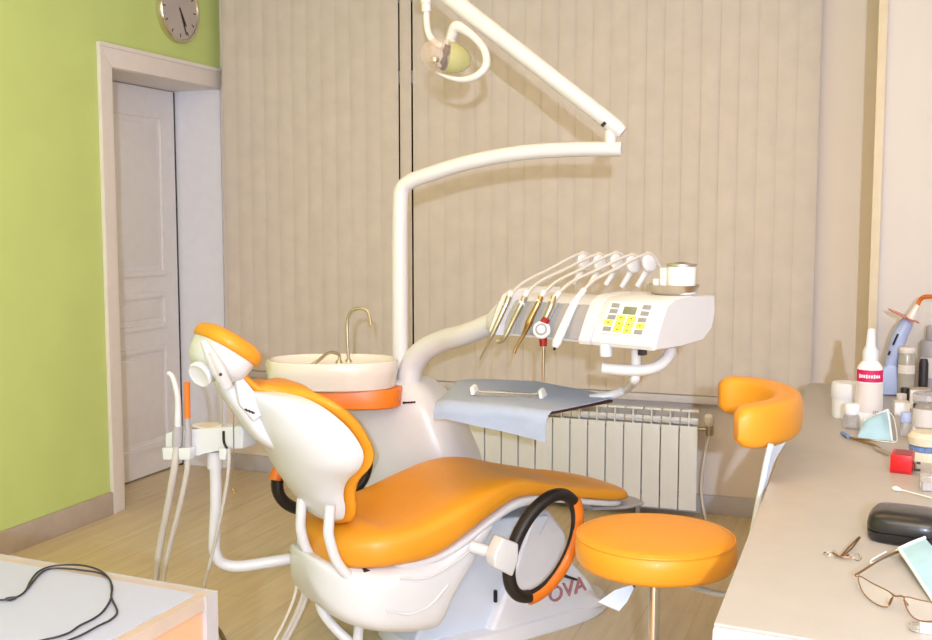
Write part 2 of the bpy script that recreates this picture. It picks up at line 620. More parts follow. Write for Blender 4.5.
t2.lathe([(0.016, -0.03), (0.02, -0.02), (0.02, 0.02), (0.012, 0.03)], (vx, RY, 0.46), (0, 0, 1), 16)
t2.build('valve_body', 'steel', t)
MB().lathe([(0.02, 0), (0.024, 0.01), (0.024, 0.04), (0.018, 0.05)], (vx, RY - 0.02, 0.49), (0, -0.5, 1), 18).build('valve_knob', 'porcelain', t)
MB().tube([(vx, RY, 0.44), (vx - 0.02, RY, 0.33), (vx - 0.035, RY, 0.2), (vx - 0.03, RY, 0.1), (vx - 0.005, RY - 0.01, 0.0)], 0.008, 10).build('supply_pipe', 'porcelain', t)

# ================================================================== DENTAL CHAIR (local frame: x = towards the foot end, y = patient's left)
CO, CA = Vector((-1.62, 3.22, 0)), math.radians(52)
CM = Matrix.Translation(CO) @ Matrix.Rotation(CA, 4, 'Z')
_ca = Vector((math.cos(CA), math.sin(CA), 0))
_cb = Vector((-math.sin(CA), math.cos(CA), 0))


def att(u, v, tt):
    """photo pixel on the chair's own lengthwise plane at side offset tt -> chair-frame point"""
    d = ray(u, v)
    k = (tt - (_C - CO).dot(_cb)) / d.dot(_cb)
    P = _C + d * k
    return Vector(((P - CO).dot(_ca), tt, P.z))


chair = thing('dental_chair', 'reclined dental chair with orange cushions and white shell', 'dental chair', CO, CA)


def superring(x, w, z0, z1, n=36, p=3.0, dish=0.0):
    zc, hz = (z0 + z1) / 2, (z1 - z0) / 2
    r = []
    for k in range(n):
        a = 2 * PI * k / n
        c, s = math.cos(a), math.sin(a)
        y = w * math.copysign(abs(c) ** (2 / p), c)
        z = hz * math.copysign(abs(s) ** (2 / p), s)
        if s > 0:
            z -= dish * (1 - (y / w) ** 2) * s
        r.append((x, y, zc + z))
    return r


def interp(tab, n):
    """tab rows (x, ...) -> n rows smoothly resampled (Catmull-Rom on each column)"""
    out = []
    m = len(tab)
    for i in range(m - 1):
        p1, p2 = tab[i], tab[i + 1]
        p0 = tab[i - 1] if i else tuple(2 * a - c for a, c in zip(p1, p2))
        p3 = tab[i + 2] if i + 2 < m else tuple(2 * c - a for a, c in zip(p1, p2))
        for k in range(n):
            t_ = k / n
            out.append(tuple(0.5 * (2 * b1 + (b2 - b0) * t_ + (2 * b0 - 5 * b1 + 4 * b2 - b3) * t_ * t_ + (3 * b1 - b0 - 3 * b2 + b3) * t_ ** 3)
                             for b0, b1, b2, b3 in zip(p0, p1, p2, p3)))
    out.append(tab[-1])
    return out


seat = [(-0.145, 0.08, 0.405, 0.435), (-0.14, 0.125, 0.385, 0.455), (-0.115, 0.175, 0.37, 0.475), (-0.07, 0.22, 0.362, 0.495), (0.0, 0.26, 0.36, 0.51), (0.1, 0.278, 0.36, 0.52),
        (0.2, 0.28, 0.37, 0.545), (0.31, 0.272, 0.42, 0.58), (0.43, 0.252, 0.475, 0.612), (0.55, 0.228, 0.512, 0.612),
        (0.7, 0.208, 0.500, 0.57), (0.88, 0.192, 0.462, 0.525), (1.03, 0.178, 0.432, 0.492), (1.09, 0.15, 0.422, 0.475), (1.12, 0.11, 0.420, 0.462),
        (1.132, 0.05, 0.43, 0.452)]
MB().loft([superring(x, wd, a, c, 40, 3.4 if x < 1.0 else 2.8, 0.018 if 0 < x < 0.9 else 0.0) for x, wd, a, c in interp(seat, 4)]).build('seat_cushion', 'orange', chair, local=True, angle=60)
# white seat pan just under the cushion
pan = [(-0.05, 0.15, 0.36, 0.41), (0.05, 0.22, 0.35, 0.40), (0.1, 0.24, 0.35, 0.40), (0.2, 0.250, 0.357, 0.40), (0.31, 0.255, 0.398, 0.44), (0.43, 0.242, 0.455, 0.49),
       (0.55, 0.222, 0.485, 0.53), (0.7, 0.203, 0.48, 0.52), (0.88, 0.187, 0.443, 0.475), (1.0, 0.172, 0.418, 0.45), (1.07, 0.14, 0.408, 0.44), (1.10, 0.08, 0.408, 0.43)]
MB().loft([superring(x, wd, a, c, 32, 4) for x, wd, a, c in interp(pan, 3)]).build('seat_pan', 'plastic', chair, local=True, angle=60)
MB().loft([superring(x, wd, a, c, 24, 4) for x, wd, a, c in ((0.95, 0.12, 0.40, 0.42), (1.1, 0.13, 0.385, 0.405), (1.21, 0.11, 0.382, 0.402), (1.225, 0.07, 0.384, 0.398))]).build('foot_plate', 'greyedge', chair, local=True)

# rear body: bowl hanging under the hips
body = [(-0.185, 0.06, 0.34, 0.40), (-0.175, 0.105, 0.29, 0.405), (-0.15, 0.16, 0.235, 0.40), (-0.10, 0.215, 0.19, 0.39), (-0.02, 0.258, 0.155, 0.385), (0.08, 0.268, 0.13, 0.39),
        (0.16, 0.268, 0.12, 0.395), (0.215, 0.265, 0.125, 0.40), (0.25, 0.262, 0.19, 0.415), (0.31, 0.258, 0.28, 0.435), (0.37, 0.252, 0.36, 0.465), (0.42, 0.24, 0.42, 0.485)]
MB().loft([superring(x, wd, a, c, 44, 4.5) for x, wd, a, c in interp(body, 3)]).build('hip_shell', 'plastic', chair, local=True, angle=60)
# embossed waves on the near side of the hip shell
b = MB()
for pts in ([(0.05, 0.345), (0.15, 0.33), (0.25, 0.36), (0.34, 0.41)], [(0.0, 0.25), (0.08, 0.22), (0.16, 0.235), (0.23, 0.29)]):
    b.tube([(x, -0.267, z) for x, z in pts], 0.0035, 8)
b.build('shell_ridge', 'plastic', chair, local=True)

# lift housing and pedestal
lift = MB()
lift.prism([(0.16, -0.14, 0.045), (0.50, -0.14, 0.045), (0.74, -0.14, 0.42), (0.44, -0.14, 0.45), (0.30, -0.14, 0.30)], (0, 0.28, 0), bevel=0.012)
lift.build('lift_cover', 'bluewhite', chair, local=True)
base = MB()
base.loft([[(0.44, -0.185, 0.03), (0.44, 0.185, 0.03), (1.0, 0.15, 0.03), (1.0, -0.15, 0.03)],
           [(0.50, -0.18, 0.14), (0.50, 0.18, 0.14), (0.93, 0.13, 0.14), (0.93, -0.13, 0.14)],
           [(0.53, -0.17, 0.19), (0.53, 0.17, 0.19), (0.86, 0.12, 0.22), (0.86, -0.12, 0.22)],
           [(0.60, -0.16, 0.32), (0.60, 0.16, 0.32), (0.83, 0.11, 0.34), (0.83, -0.11, 0.34)],
           [(0.66, -0.15, 0.425), (0.66, 0.15, 0.425), (0.76, 0.10, 0.43), (0.76, -0.10, 0.43)]])
es = [e for e in base.bm.edges]
bmesh.ops.bevel(base.bm, geom=es, offset=0.018, segments=3, profile=0.6, affect='EDGES', clamp_overlap=True)
base.build('pedestal', 'plastic2', chair, local=True)
# floor plate with the rounded toe
rings = []
for z, k in ((0.0, 0.985), (0.006, 1.0), (0.03, 0.99), (0.052, 0.955), (0.058, 0.90)):
    r = []
    for x, y in [(0.30, -0.21), (0.62, -0.195), (0.90, -0.165), (1.05, -0.09), (1.10, 0.0), (1.05, 0.09), (0.90, 0.165), (0.62, 0.195), (0.30, 0.21), (0.18, 0.15), (0.15, 0.0), (0.18, -0.15)]:
        r.append((0.5 + (x - 0.5) * k, y * k, z))
    rings.append(catmull(r, 5, closed=True))
MB().loft(rings).build('floor_plate', 'plastic2', chair, local=True, angle=30)
MB().loft([[(0.82, -0.13, 0.05), (0.82, 0.13, 0.05), (1.02, 0.07, 0.05), (1.02, -0.07, 0.05)],
           [(0.84, -0.11, 0.17), (0.84, 0.11, 0.17), (0.95, 0.05, 0.105), (0.95, -0.05, 0.105)]]).build('pedal_wedge', 'plastic2', chair, local=True)
# dark seam, switch and screws of the pedestal
MB().tube([att(565, 576, -0.15), att(584, 582, -0.125)], [0.006, 0.003], 8, smooth=False).build('pedestal_seam', 'black', chair, local=True)
MB().box((0.497, -0.125, 0.165), (0.012, 0.05, 0.045), bevel=0.004).build('rocker_switch', 'black', chair, local=True)
b = MB()
b.box((0.512, -0.04, 0.17), (0.01, 0.018, 0.014))
b.box((0.508, -0.04, 0.14), (0.01, 0.02, 0.018))
b.build('socket', 'skyblue', chair, local=True)
# lettering on the pedestal side, partly hidden by the armrest
tx = Matrix.Translation((0.70, -0.187, 0.112)) @ Matrix.Rotation(-0.12, 4, 'Y') @ Matrix.Rotation(PI / 2, 4, 'X')
MB().text('OVA', 0.082, tx, 0.004).build('lettering', 'letter', chair, local=True)

# support tubes under the back
for tt, pts in ((-0.01, [(302, 498), (301, 514), (301, 530), (307, 550), (321, 567)]), (-0.19, [(330, 505), (329, 522), (329, 537), (337, 562), (351, 579)])):
    b = MB().tube([att(u, v, tt) for u, v in pts], 0.0175, 14)
    o = b.build('back_tube', 'plastic', chair, local=True)
    e = att(*pts[-1], tt)
    for dz, du in ((-0.012, 0.006), (0.022, 0.05)):
        MB().box((e.x + du, tt - 0.01, e.z + dz), (0.03, 0.03, 0.012), mx=Matrix.Rotation(0.5, 3, 'Y')).build('tube_socket', 'black', o, local=True)
b = MB()
b.tube([att(318, 590, -0.02), att(322, 610, -0.04), att(334, 627, -0.06), att(352, 644, -0.1)], 0.017, 12)
b.build('lower_tube', 'plastic', chair, local=True)
b = MB()
b.tube([att(358, 600, -0.12), att(359, 622, -0.12), att(357, 650, -0.12)], 0.017, 12)
b.build('lower_tube', 'plastic', chair, local=True)

# backrest: rows (z, half width, rim x, spine x)
back = [(0.515, 0.10, -0.095, -0.135), (0.53, 0.135, -0.09, -0.15), (0.57, 0.155, -0.092, -0.18), (0.62, 0.17, -0.105, -0.215), (0.67, 0.205, -0.108, -0.245), (0.72, 0.258, -0.088, -0.27),
        (0.765, 0.275, -0.083, -0.295), (0.81, 0.27, -0.10, -0.318), (0.86, 0.25, -0.132, -0.338), (0.905, 0.215, -0.175, -0.355), (0.935, 0.165, -0.215, -0.365), (0.95, 0.11, -0.25, -0.372),
        (0.957, 0.05, -0.29, -0.37)]
tab = interp([(z, wd, r, s) for z, wd, r, s in back], 4)
rings = []
for z, wd, rim, sp in tab:
    r = []
    n = 28
    for k in range(n + 1):
        y = -wd * math.cos(PI * k / n)
        q = (1 - abs(y / wd) ** 2.2) ** (1 / 2.2) if wd > 0 else 0
        r.append((rim + (sp - rim) * q, y, z + 0.12 * (sp - rim) * q * -0.5))
    for k in range(n - 1, 0, -1):
        y = -wd * math.cos(PI * k / n)
        r.append((rim + 0.004, y, z))
    rings.append(r)
MB().loft(rings).build('back_shell', 'plastic', chair, local=True, angle=50)
# cushion on the front of the shell, continued up to the neck
rings = []
cush = [(0.50, 0.09, -0.085), (0.52, 0.135, -0.082), (0.57, 0.165, -0.084), (0.62, 0.182, -0.096), (0.67, 0.216, -0.099), (0.72, 0.265, -0.082), (0.765, 0.283, -0.076), (0.81, 0.278, -0.093), (0.86, 0.258, -0.124),
        (0.90, 0.222, -0.168), (0.925, 0.175, -0.212), (0.936, 0.125, -0.255), (0.936, 0.085, -0.295), (0.945, 0.07, -0.335), (0.975, 0.062, -0.372), (1.005, 0.06, -0.402), (1.03, 0.05, -0.425)]
for i, (z, wd, rim) in enumerate(interp(cush, 3)):
    r = []
    n = 18
    th = 0.052 if z < 0.95 else 0.03
    # direction across the pad (forward-up normal) follows the slope
    slope = min(1.0, max(0.0, (z - 0.78) / 0.15))
    nx, nz = math.cos(slope * 0.9), math.sin(slope * 0.9)
    for k in range(n):
        a = 2 * PI * k / n
        c, s = math.cos(a), math.sin(a)
        y = wd * math.copysign(abs(c) ** 0.6, c)
        d = th / 2 + th / 2 * math.copysign(abs(s) ** 0.8, s)
        d -= 0.02 * (1 - (y / wd) ** 2) * (1 if z < 0.93 else 0)
        r.append((rim + nx * d, y, z + nz * d))
    rings.append(r)
MB().loft(rings).build('back_cushion', 'orange', chair, local=True, angle=60)

# headrest carrier running up the spine
b = MB()
sp = [att(272, 446, 0.0) + Vector((0.05, 0, 0)), att(262, 430, 0.0), att(247, 411, 0.0), att(231, 391, 0.0), att(221, 376, 0.0)]
rings = []
P = catmull(sp, 5)
for i, q in enumerate(P):
    f = i / (len(P) - 1)
    hw, hd = 0.068 - 0.028 * f, 0.04 - 0.012 * f
    Tn = (P[min(i + 1, len(P) - 1)] - P[max(i - 1, 0)]).normalized()
    nn = Vector((-Tn.z, 0, Tn.x))
    rings.append([q + Vector((0, 1, 0)) * (hw * math.copysign(abs(math.cos(2 * PI * k / 16)) ** 0.6, math.cos(2 * PI * k / 16)))
                  + nn * (hd * math.copysign(abs(math.sin(2 * PI * k / 16)) ** 0.6, math.sin(2 * PI * k / 16))) for k in range(16)])
b.loft(rings)
b.build('neck_carrier', 'plastic', chair, local=True, angle=50)
# angular cover plate beside the neck with a small dark maker's mark
b = MB()
b.prism([att(235, 378, -0.07), att(243, 377, -0.07), att(263, 402, -0.07), att(266, 412, -0.07), att(254, 422, -0.07), att(240, 405, -0.07)], (0, 0.09, 0), bevel=0.006)
cp = b.build('neck_cover', 'plastic', chair, local=True)
b = MB()
q0, q1 = att(245, 409.5, -0.0725), att(254, 413, -0.0725)
for i in range(7):
    c = q0.lerp(q1, i / 6)
    b.box(c, (0.0045, 0.002, 0.005 + 0.003 * (i % 2)))
b.build('maker_mark', 'dark', cp, local=True)
# headrest slide bar with slot
b = MB()
b.tube([att(203, 340, -0.135), att(211, 356, -0.135), att(219, 371, -0.13), att(226, 385, -0.115)], [0.012, 0.024, 0.027, 0.024], 16, flat=0.8)
sl = b.build('slide_bar', 'plastic', chair, local=True, angle=60)
MB().tube([att(209, 352, -0.156), att(220, 374, -0.152)], [0.005, 0.007], 8, smooth=False).build('slot', 'greyhose', sl, local=True)
MB().sphere(att(220.5, 374.5, -0.158), 0.005).build('slot_screw', 'dark', sl, local=True)
# round knob
k0 = att(201, 374, -0.08)
kn = MB().lathe([(0.02, -0.012), (0.037, -0.012), (0.042, -0.004), (0.042, 0.006), (0.037, 0.012), (0.028, 0.008), (0, 0.008)], k0, Vector((-0.80, -0.42, -0.40)), 32)
kn.tube([k0, k0 + Vector((0.05, 0.05, 0.02))], 0.014, 12, smooth=False)
kn.build('locking_knob', 'plastic', chair, local=True)
# headrest pad
HC = att(224, 351, 0.0)
ht = math.radians(-34)
e1 = Vector((math.cos(ht), 0, math.sin(ht)))
e3 = Vector((-math.sin(ht), 0, math.cos(ht)))
e2 = Vector((0, 1, 0))


def pad(c, la, lb, rows, nseg=40, p=2.5):
    rings = []
    for k_, h in rows:
        r = []
        for k in range(nseg):
            a = 2 * PI * k / nseg
            cx, sx = math.cos(a), math.sin(a)
            x = la * k_ * math.copysign(abs(cx) ** (2 / p), cx)
            y = lb * k_ * math.copysign(abs(sx) ** (2 / p), sx)
            r.append(c + e1 * x + e2 * y + e3 * h)
        rings.append(r)
    return rings


MB().loft(pad(HC, 0.098, 0.125, [(0.45, -0.082), (0.70, -0.074), (0.86, -0.055), (0.94, -0.03), (0.97, 0.002), (0.97, 0.008)])).build('headrest_shell', 'plastic', chair, local=True, angle=60)
hc = MB().loft(pad(HC, 0.102, 0.130, [(0.93, 0.002), (1.0, 0.006), (1.03, 0.018), (1.02, 0.032), (0.93, 0.046), (0.74, 0.055), (0.4, 0.056), (0.1, 0.055)])).build('headrest_cushion', 'orange', chair, local=True, angle=60)

# armrest rings
def armring(c, A, B, tt, o0, o1, name='armrest'):
    def P(a, k=1.0, dy=0.0):
        return Vector((c[0] + (A[0] * math.cos(a) + B[0] * math.sin(a)) * k, tt + dy, c[1] + (A[1] * math.cos(a) + B[1] * math.sin(a)) * k))
    n = 56
    ringo = MB().tube([P(2 * PI * i / n, 0.95) for i in range(n)], 0.012, 12, smooth=False, closed=True).build(name, 'black', chair, local=True, angle=60)
    m = 40
    MB().tube([P(o1 + (o0 + 2 * PI - o1) * i / m, 1.0) for i in range(m + 1)], 0.0255, 14, smooth=False, flat=0.85).build('rubber_grip', 'black', ringo, local=True, angle=60)
    pts = [P(o0 + 0.02 + (o1 - o0 - 0.04) * i / m, 1.05) for i in range(m + 1)]
    MB().tube(pts, 0.0205, 14, smooth=False, flat=1.1).build('arm_pad', 'orange2', ringo, local=True, angle=60)
    return ringo


# angle 0 = top of the loop, going over +90 deg = rear-low / foot side
armring((0.555, 0.395), (0.088, 0.162), (0.108, -0.042), -0.35, math.radians(22), math.radians(165))
armring((0.055, 0.565), (-0.18, -0.02), (0.0, 0.13), 0.34, math.radians(8), math.radians(50))
b = MB()
b.tube([att(470, 546, -0.262), att(503, 556, -0.335)], 0.021, 12, smooth=False)
b.build('armrest_post', 'plastic', chair, local=True)
hx = [att(u, v, -0.385) for u, v in ((494, 557), (503, 538), (519, 544), (519, 560), (513, 577), (495, 568))]
MB().prism(hx, (0, 0.055, 0), bevel=0.008).build('armrest_hinge', 'plastic', chair, local=True)

# ================================================================== CUSPIDOR UNIT behind the chair
UO = Vector((-1.80, 3.95, 0))
unit = thing('cuspidor_unit', 'white spittoon unit with oval basin and orange band behind the chair', 'spittoon', UO)
# body as a tapered tower
yb = 3.86
pL, pR = aty(330, 470, yb), aty(452, 470, yb)
rings = []
for z, x0, x1, d in ((0.0, -1.98, -1.36, 0.20), (0.30, -1.97, -1.38, 0.19), (0.55, -1.97, -1.45, 0.175), (0.72, -1.97, -1.52, 0.16), (0.80, -1.96, -1.575, 0.145), (0.845, -1.93, -1.63, 0.12), (0.86, -1.90, -1.67, 0.09)):
    cx, hx_ = (x0 + x1) / 2, (x1 - x0) / 2
    rings.append([(cx + hx_ * math.copysign(abs(math.cos(2 * PI * k / 40)) ** 0.6, math.cos(2 * PI * k / 40)),
                   (4.03 - 0.065 * z / 0.86) + d * math.copysign(abs(math.sin(2 * PI * k / 40)) ** 0.6, math.sin(2 * PI * k / 40)), z) for k in range(40)])
ub = MB().loft(rings).build('tower_body', 'paint', unit, angle=50)
# small dark mark with lettering on the tower
b = MB()
for i in range(8):
    q = aty(403.5 + i * 1.6, 402.8 - 0.1 * i, 3.815)
    b.box(q, (0.005, 0.004, 0.009 if i == 0 else 0.006 + 0.002 * (i % 2)))
b.build('maker_mark', 'dark', unit)


def oval_rings(rows, cx, cy, n=48, tilt=0.0, p=2.5):
    out = []
    for ax, ay, z in rows:
        r = []
        for k in range(n):
            a = 2 * PI * k / n
            c, s = math.cos(a), math.sin(a)
            x, y = ax * math.copysign(abs(c) ** (2 / p), c), ay * math.copysign(abs(s) ** (2 / p), s)
            r.append((cx + x * math.cos(tilt) - y * math.sin(tilt), cy + x * math.sin(tilt) + y * math.cos(tilt), z))
        out.append(r)
    return out


# orange band
BC = (-1.95, 3.74)
BT = math.radians(20)
MB().loft(oval_rings([(0.23, 0.135, 0.770), (0.235, 0.14, 0.775), (0.24, 0.143, 0.838), (0.235, 0.14, 0.845)], BC[0] + 0.025, BC[1] + 0.03, tilt=BT, p=3.2)).build('orange_band', 'orange2', unit, angle=40)
# basin
MB().loft(oval_rings([(0.225, 0.13, 0.838), (0.246, 0.152, 0.848), (0.254, 0.162, 0.90), (0.258, 0.166, 0.943), (0.252, 0.160, 0.953), (0.245, 0.151, 0.953), (0.235, 0.14, 0.935), (0.18, 0.10, 0.905), (0.06, 0.04, 0.895), (0.01, 0.01, 0.895)],
                     BC[0], BC[1], tilt=BT, p=2.4)).build('basin', 'porcelain', unit, angle=45)
yq = 3.80
sp1 = [aty(348.5, 360, yq), aty(347.5, 340, yq), aty(347.5, 320, yq), aty(352, 311, yq), aty(360, 308.5, yq), aty(368, 312, yq), aty(371, 326, yq - 0.02)]
s_ = MB().tube(sp1, 0.0065, 10)
s_.lathe([(0.014, -0.004), (0.012, 0.004), (0.008, 0.008)], aty(348.5, 361, yq), (0, 0, 1), 14)
s_.build('cup_filler_spout', 'steel', unit)
sp2 = [aty(339, 361.5, yq), aty(339, 355, yq), aty(333, 352.5, yq - 0.02), (aty(327, 353.5, yq - 0.05)), aty(318, 361, yq - 0.1), aty(308, 367, yq - 0.14)]
s_ = MB().tube(sp2, 0.0065, 10)
s_.lathe([(0.014, -0.004), (0.012, 0.004), (0.008, 0.008)], aty(339, 362, yq), (0, 0, 1), 14)
s_.build('bowl_rinse_spout', 'steel', unit)

# ================================================================== OPERATING LIGHT
yl = 3.93
px = aty(400, 300, yl).x
lamp = thing('operating_light', 'white pole and boom carrying the dental operating light', 'lamp', (px, yl, 0.84))
zb = aty(400, 180, yl).z
pole_pts = [(px, yl, 0.84), (px, yl, 1.2)]
MB().tube([(px, yl, 0.80), (px, yl, 1.42)], 0.033, 20, smooth=False).build('pole', 'paint', lamp)
MB().lathe([(0.030, 0), (0.0315, 0.003), (0.030, 0.006)], (px, yl, 1.417), (0, 0, 1), 20).build('pole_joint', 'greyedge', lamp)
E_ = aty(620, 149, yl)
bp = [(px, yl, 1.42)] + [tuple(aty(u, v, yl)) for u, v in ((400.5, 200), (402, 190), (408, 183), (424, 176), (470, 162), (520, 153), (570, 149.5), (622, 149))]
MB().tube(bp, [0.032, 0.032, 0.031, 0.030, 0.029, 0.028, 0.027], 20, n=8).build('boom', 'paint', lamp)
# spring arm
s0, s1 = aty(621, 131, yl), aty(440, -10, yl)
dirv = (s1 - s0).normalized()
s2 = s0 + dirv * 1.02
b = MB()
b.tube([s0 - dirv * 0.01, s0 + dirv * 0.02, s2], [0.022, 0.030, 0.034], 20, smooth=False)
arm = b.build('spring_arm', 'paint', lamp)
MB().box(s0 + dirv * 0.07 + Vector((0, -0.026, -0.016)), (0.03, 0.006, 0.012), mx=Matrix.Rotation(-0.75, 3, 'Y')).build('arm_slot', 'dark', arm)
MB().lathe([(0.022, 0), (0.022, 0.05), (0.016, 0.06)], (E_.x - 0.035, yl, E_.z + 0.015), (0, 0, 1), 16).build('arm_pivot', 'paint', lamp)
# drop link from the end of the arm down to the head
yh = 3.93
dl = [s2, s2 + Vector((-0.04, 0, 0.03)), ]
xd = aty(426, 5, yh).x
b = MB()
b.tube([s2 + dirv * -0.02, Vector((xd, yh, s2.z - 0.02 + 0.0)), Vector((xd, yh, s2.z - 0.12))], 0.022, 14)
b.tube([Vector((xd, yh, s2.z - 0.10)), aty(426.3, 12, yh)], 0.019, 14, smooth=False)
b.build('drop_tube', 'paint', lamp)
b = MB()
b.tube([aty(426.3, 8, yh), aty(426.8, 22, yh), aty(428.5, 33, yh), aty(434, 42, yh), aty(443, 47, yh)], 0.013, 14)
b.build('lower_link', 'paint', lamp)
handle = [aty(u, v, yh - dy) for u, v, dy in ((450, 40, 0.0), (456, 27, 0.01), (466, 31, 0.02), (477, 40, 0.03), (485, 52, 0.04), (486, 65, 0.05), (478, 75, 0.06), (465, 79.5, 0.06), (450, 78, 0.06), (436, 72, 0.05))]
MB().tube(handle, [0.018, 0.024, 0.017, 0.015, 0.015, 0.015, 0.014, 0.012, 0.008, 0.004], 14).build('guide_handle', 'paint', lamp)
hd = aty(446, 57, yh - 0.03)
ax = (aty(420, 53, yh - 0.10) - aty(471, 63, yh + 0.02)).normalized()
ho = MB().lathe([(0.062, 0.0), (0.061, -0.02), (0.055, -0.05), (0.040, -0.078), (0.02, -0.096), (0.0, -0.102)], hd, ax, 28).build('reflector', 'reflector', lamp, angle=60)
MB().lathe([(0.068, 0.0), (0.067, 0.03), (0.056, 0.065), (0.034, 0.092), (0.0, 0.105)], hd, ax, 28).build('front_shield', 'lampglass', lamp, angle=60)
b = MB()
c0, c1 = aty(448, 45, yh - 0.06), aty(442, 70, yh - 0.06)
b.tube([c0, c0.lerp(c1, 0.3), c0.lerp(c1, 0.45), c0.lerp(c1, 0.7), c1], [0.012, 0.015, 0.008, 0.015, 0.009], 12, smooth=False)
b.build('bulb_holder', 'dark', lamp)
MB().sphere(c0.lerp(c1, 0.85) + Vector((-0.01, -0.02, 0)), 0.012, seg=14).build('bulb', 'glass', lamp)
MB().tube([aty(449, 49, yh), aty(450, 40, yh)], [0.026, 0.022], 14, smooth=False).build('head_joint', 'paint', lamp)
MB().sphere(aty(435, 60, yh - 0.05), 0.018, seg=14).build('mirror_cap', 'chrome', lamp)

# ================================================================== INSTRUMENT CONSOLE
FR = atz(655, 351, 1.10)
FL = atz(484, 334, 1.10)
ex = (FR - FL)
LEN = ex.length
ex.normalize()
ey = Vector((-ex.y, ex.x, 0))
ez = Vector((0, 0, 1))
crz = math.atan2(ex.y, ex.x)
CB = FL.copy()
cons = thing('instrument_console', 'white delivery console with keypad on a curved arm beside the light pole', 'dental unit', CB, crz)
# local: x along the front (0..LEN), y to the back, z up from the underside


def side(profile, x):
    return [(x, y, z) for y, z in profile]


pr_tall = [(0.0, 0.0), (-0.006, 0.012), (0.008, 0.042), (0.036, 0.095), (0.062, 0.134), (0.10, 0.151), (0.20, 0.158), (0.35, 0.150), (0.355, 0.10), (0.335, 0.045), (0.28, 0.01), (0.15, 0.0)]
pr_low = [(0.03, 0.0), (0.026, 0.012), (0.035, 0.045), (0.07, 0.095), (0.10, 0.122), (0.14, 0.135), (0.20, 0.138), (0.34, 0.13), (0.345, 0.09), (0.33, 0.045), (0.28, 0.01), (0.15, 0.0)]
xk = LEN * 0.66
b = MB().loft([side([(y * 0.9 + 0.01, z * 0.96 + 0.002) for y, z in pr_tall], xk - 0.004), side(pr_tall, xk + 0.006), side(pr_tall, LEN - 0.008), side([(y * 0.94 + 0.01, z * 0.95 + 0.004) for y, z in pr_tall], LEN)])
b.build('keypad_housing', 'plastic', cons, local=True, angle=35)
b = MB().loft([side(pr_low, 0.075), side(pr_low, xk - 0.003)])
hl = b.build('instrument_housing', 'plastic', cons, local=True, angle=35)
b = MB().loft([side([(0.12 + (y - 0.12) * 0.6, 0.07 + (z - 0.07) * 0.35) for y, z in pr_low], -0.045), side([(0.1 + (y - 0.1) * 0.9, 0.06 + (z - 0.06) * 0.75) for y, z in pr_low], -0.02),
               side([(y, z * 0.95) for y, z in pr_low], 0.0), side(pr_tall, 0.03), side([(y, z) for y, z in pr_tall], 0.055), side(pr_low, 0.074)])
b.build('end_cap', 'plastic', cons, local=True, angle=40)
# dividing post and grey ribbed front panel
b = MB().loft([side([(y * 1.0 - 0.004, z) for y, z in pr_tall], xk - 0.045), side([(y * 1.0 - 0.004, z) for y, z in pr_tall], xk - 0.004)])
b.build('end_cap', 'plastic', cons, local=True, angle=40)
gp = [(0.022, 0.008), (0.030, 0.045), (0.064, 0.094), (0.088, 0.116), (0.092, 0.112), (0.07, 0.09), (0.04, 0.04), (0.032, 0.006)]
gpo = MB().loft([side(gp, 0.06), side(gp, xk - 0.047)]).build('front_panel', 'greypanel', cons, local=True)
for i in range(5):
    x = 0.10 + i * (xk - 0.18) / 4
    MB().loft([side([(y - 0.006, z + 0.002) for y, z in gp[:4]] + [(y, z) for y, z in gp[4:]], x - 0.022), side([(y - 0.006, z + 0.002) for y, z in gp[:4]] + [(y, z) for y, z in gp[4:]], x + 0.022)]).build('holder_slot', 'greyedge', gpo, local=True)

# keypad on the slanted front
s_dir = Vector((0, 0.0265, 0.05)).normalized()
nrm = Vector((0, -s_dir.z, s_dir.y))
kp0 = Vector((xk + 0.035, 0.0065, 0.040))
PW, PH = 0.162, 0.106


def kpt(p, q, off):
    """p 0..1 left to right, q 0..1 top to bottom on the keypad"""
    return kp0 + Vector((1, 0, 0)) * (p * PW) + s_dir * ((1 - q) * PH) + nrm * off


RK = Matrix((Vector((1, 0, 0)), s_dir, -nrm)).transposed()
b = MB().box(kpt(0.5, 0.5, 0.002), (PW + 0.01, PH + 0.004, 0.006), mx=RK, bevel=0.002)
kp = b.build('keypad', 'white', cons, local=True)


def key(zx, zy, wx, wy, name, m):
    # zx, zy in the magnified crop (panel corner 270,60; axes 450,30 and -150,360)
    dx, dy = zx - 270, zy - 60
    det = 450 * 360 + 150 * 30
    p_ = (dx * 360 + 150 * dy) / det
    q_ = (450 * dy - 30 * dx) / det
    return MB().box(kpt(p_, q_, 0.0055), (wx, wy, 0.003), mx=RK, bevel=0.0008).build(name, m, kp, local=True)


for zx, zy in ((320, 105), (290, 172), (258, 243), (190, 380), (645, 125), (612, 197), (575, 272), (515, 410)):
    key(zx, zy, 0.030, 0.0150, 'grey_key', 'greykey')
for zx, zy in ((358, 250), (465, 262), (215, 305), (330, 320), (430, 330), (545, 340), (300, 385), (400, 400)):
    o = key(zx, zy, 0.031, 0.0185, 'yellow_key', 'yellow')
    dx, dy = zx - 270, zy - 60
    det = 450 * 360 + 150 * 30
    MB().box(kpt((dx * 360 + 150 * dy) / det, (450 * dy - 30 * dx) / det, 0.0074), (0.005, 0.0035, 0.001), mx=RK).build('key_symbol', 'dark', o, local=True)
key(462, 165, 0.048, 0.026, 'display', 'lcd')

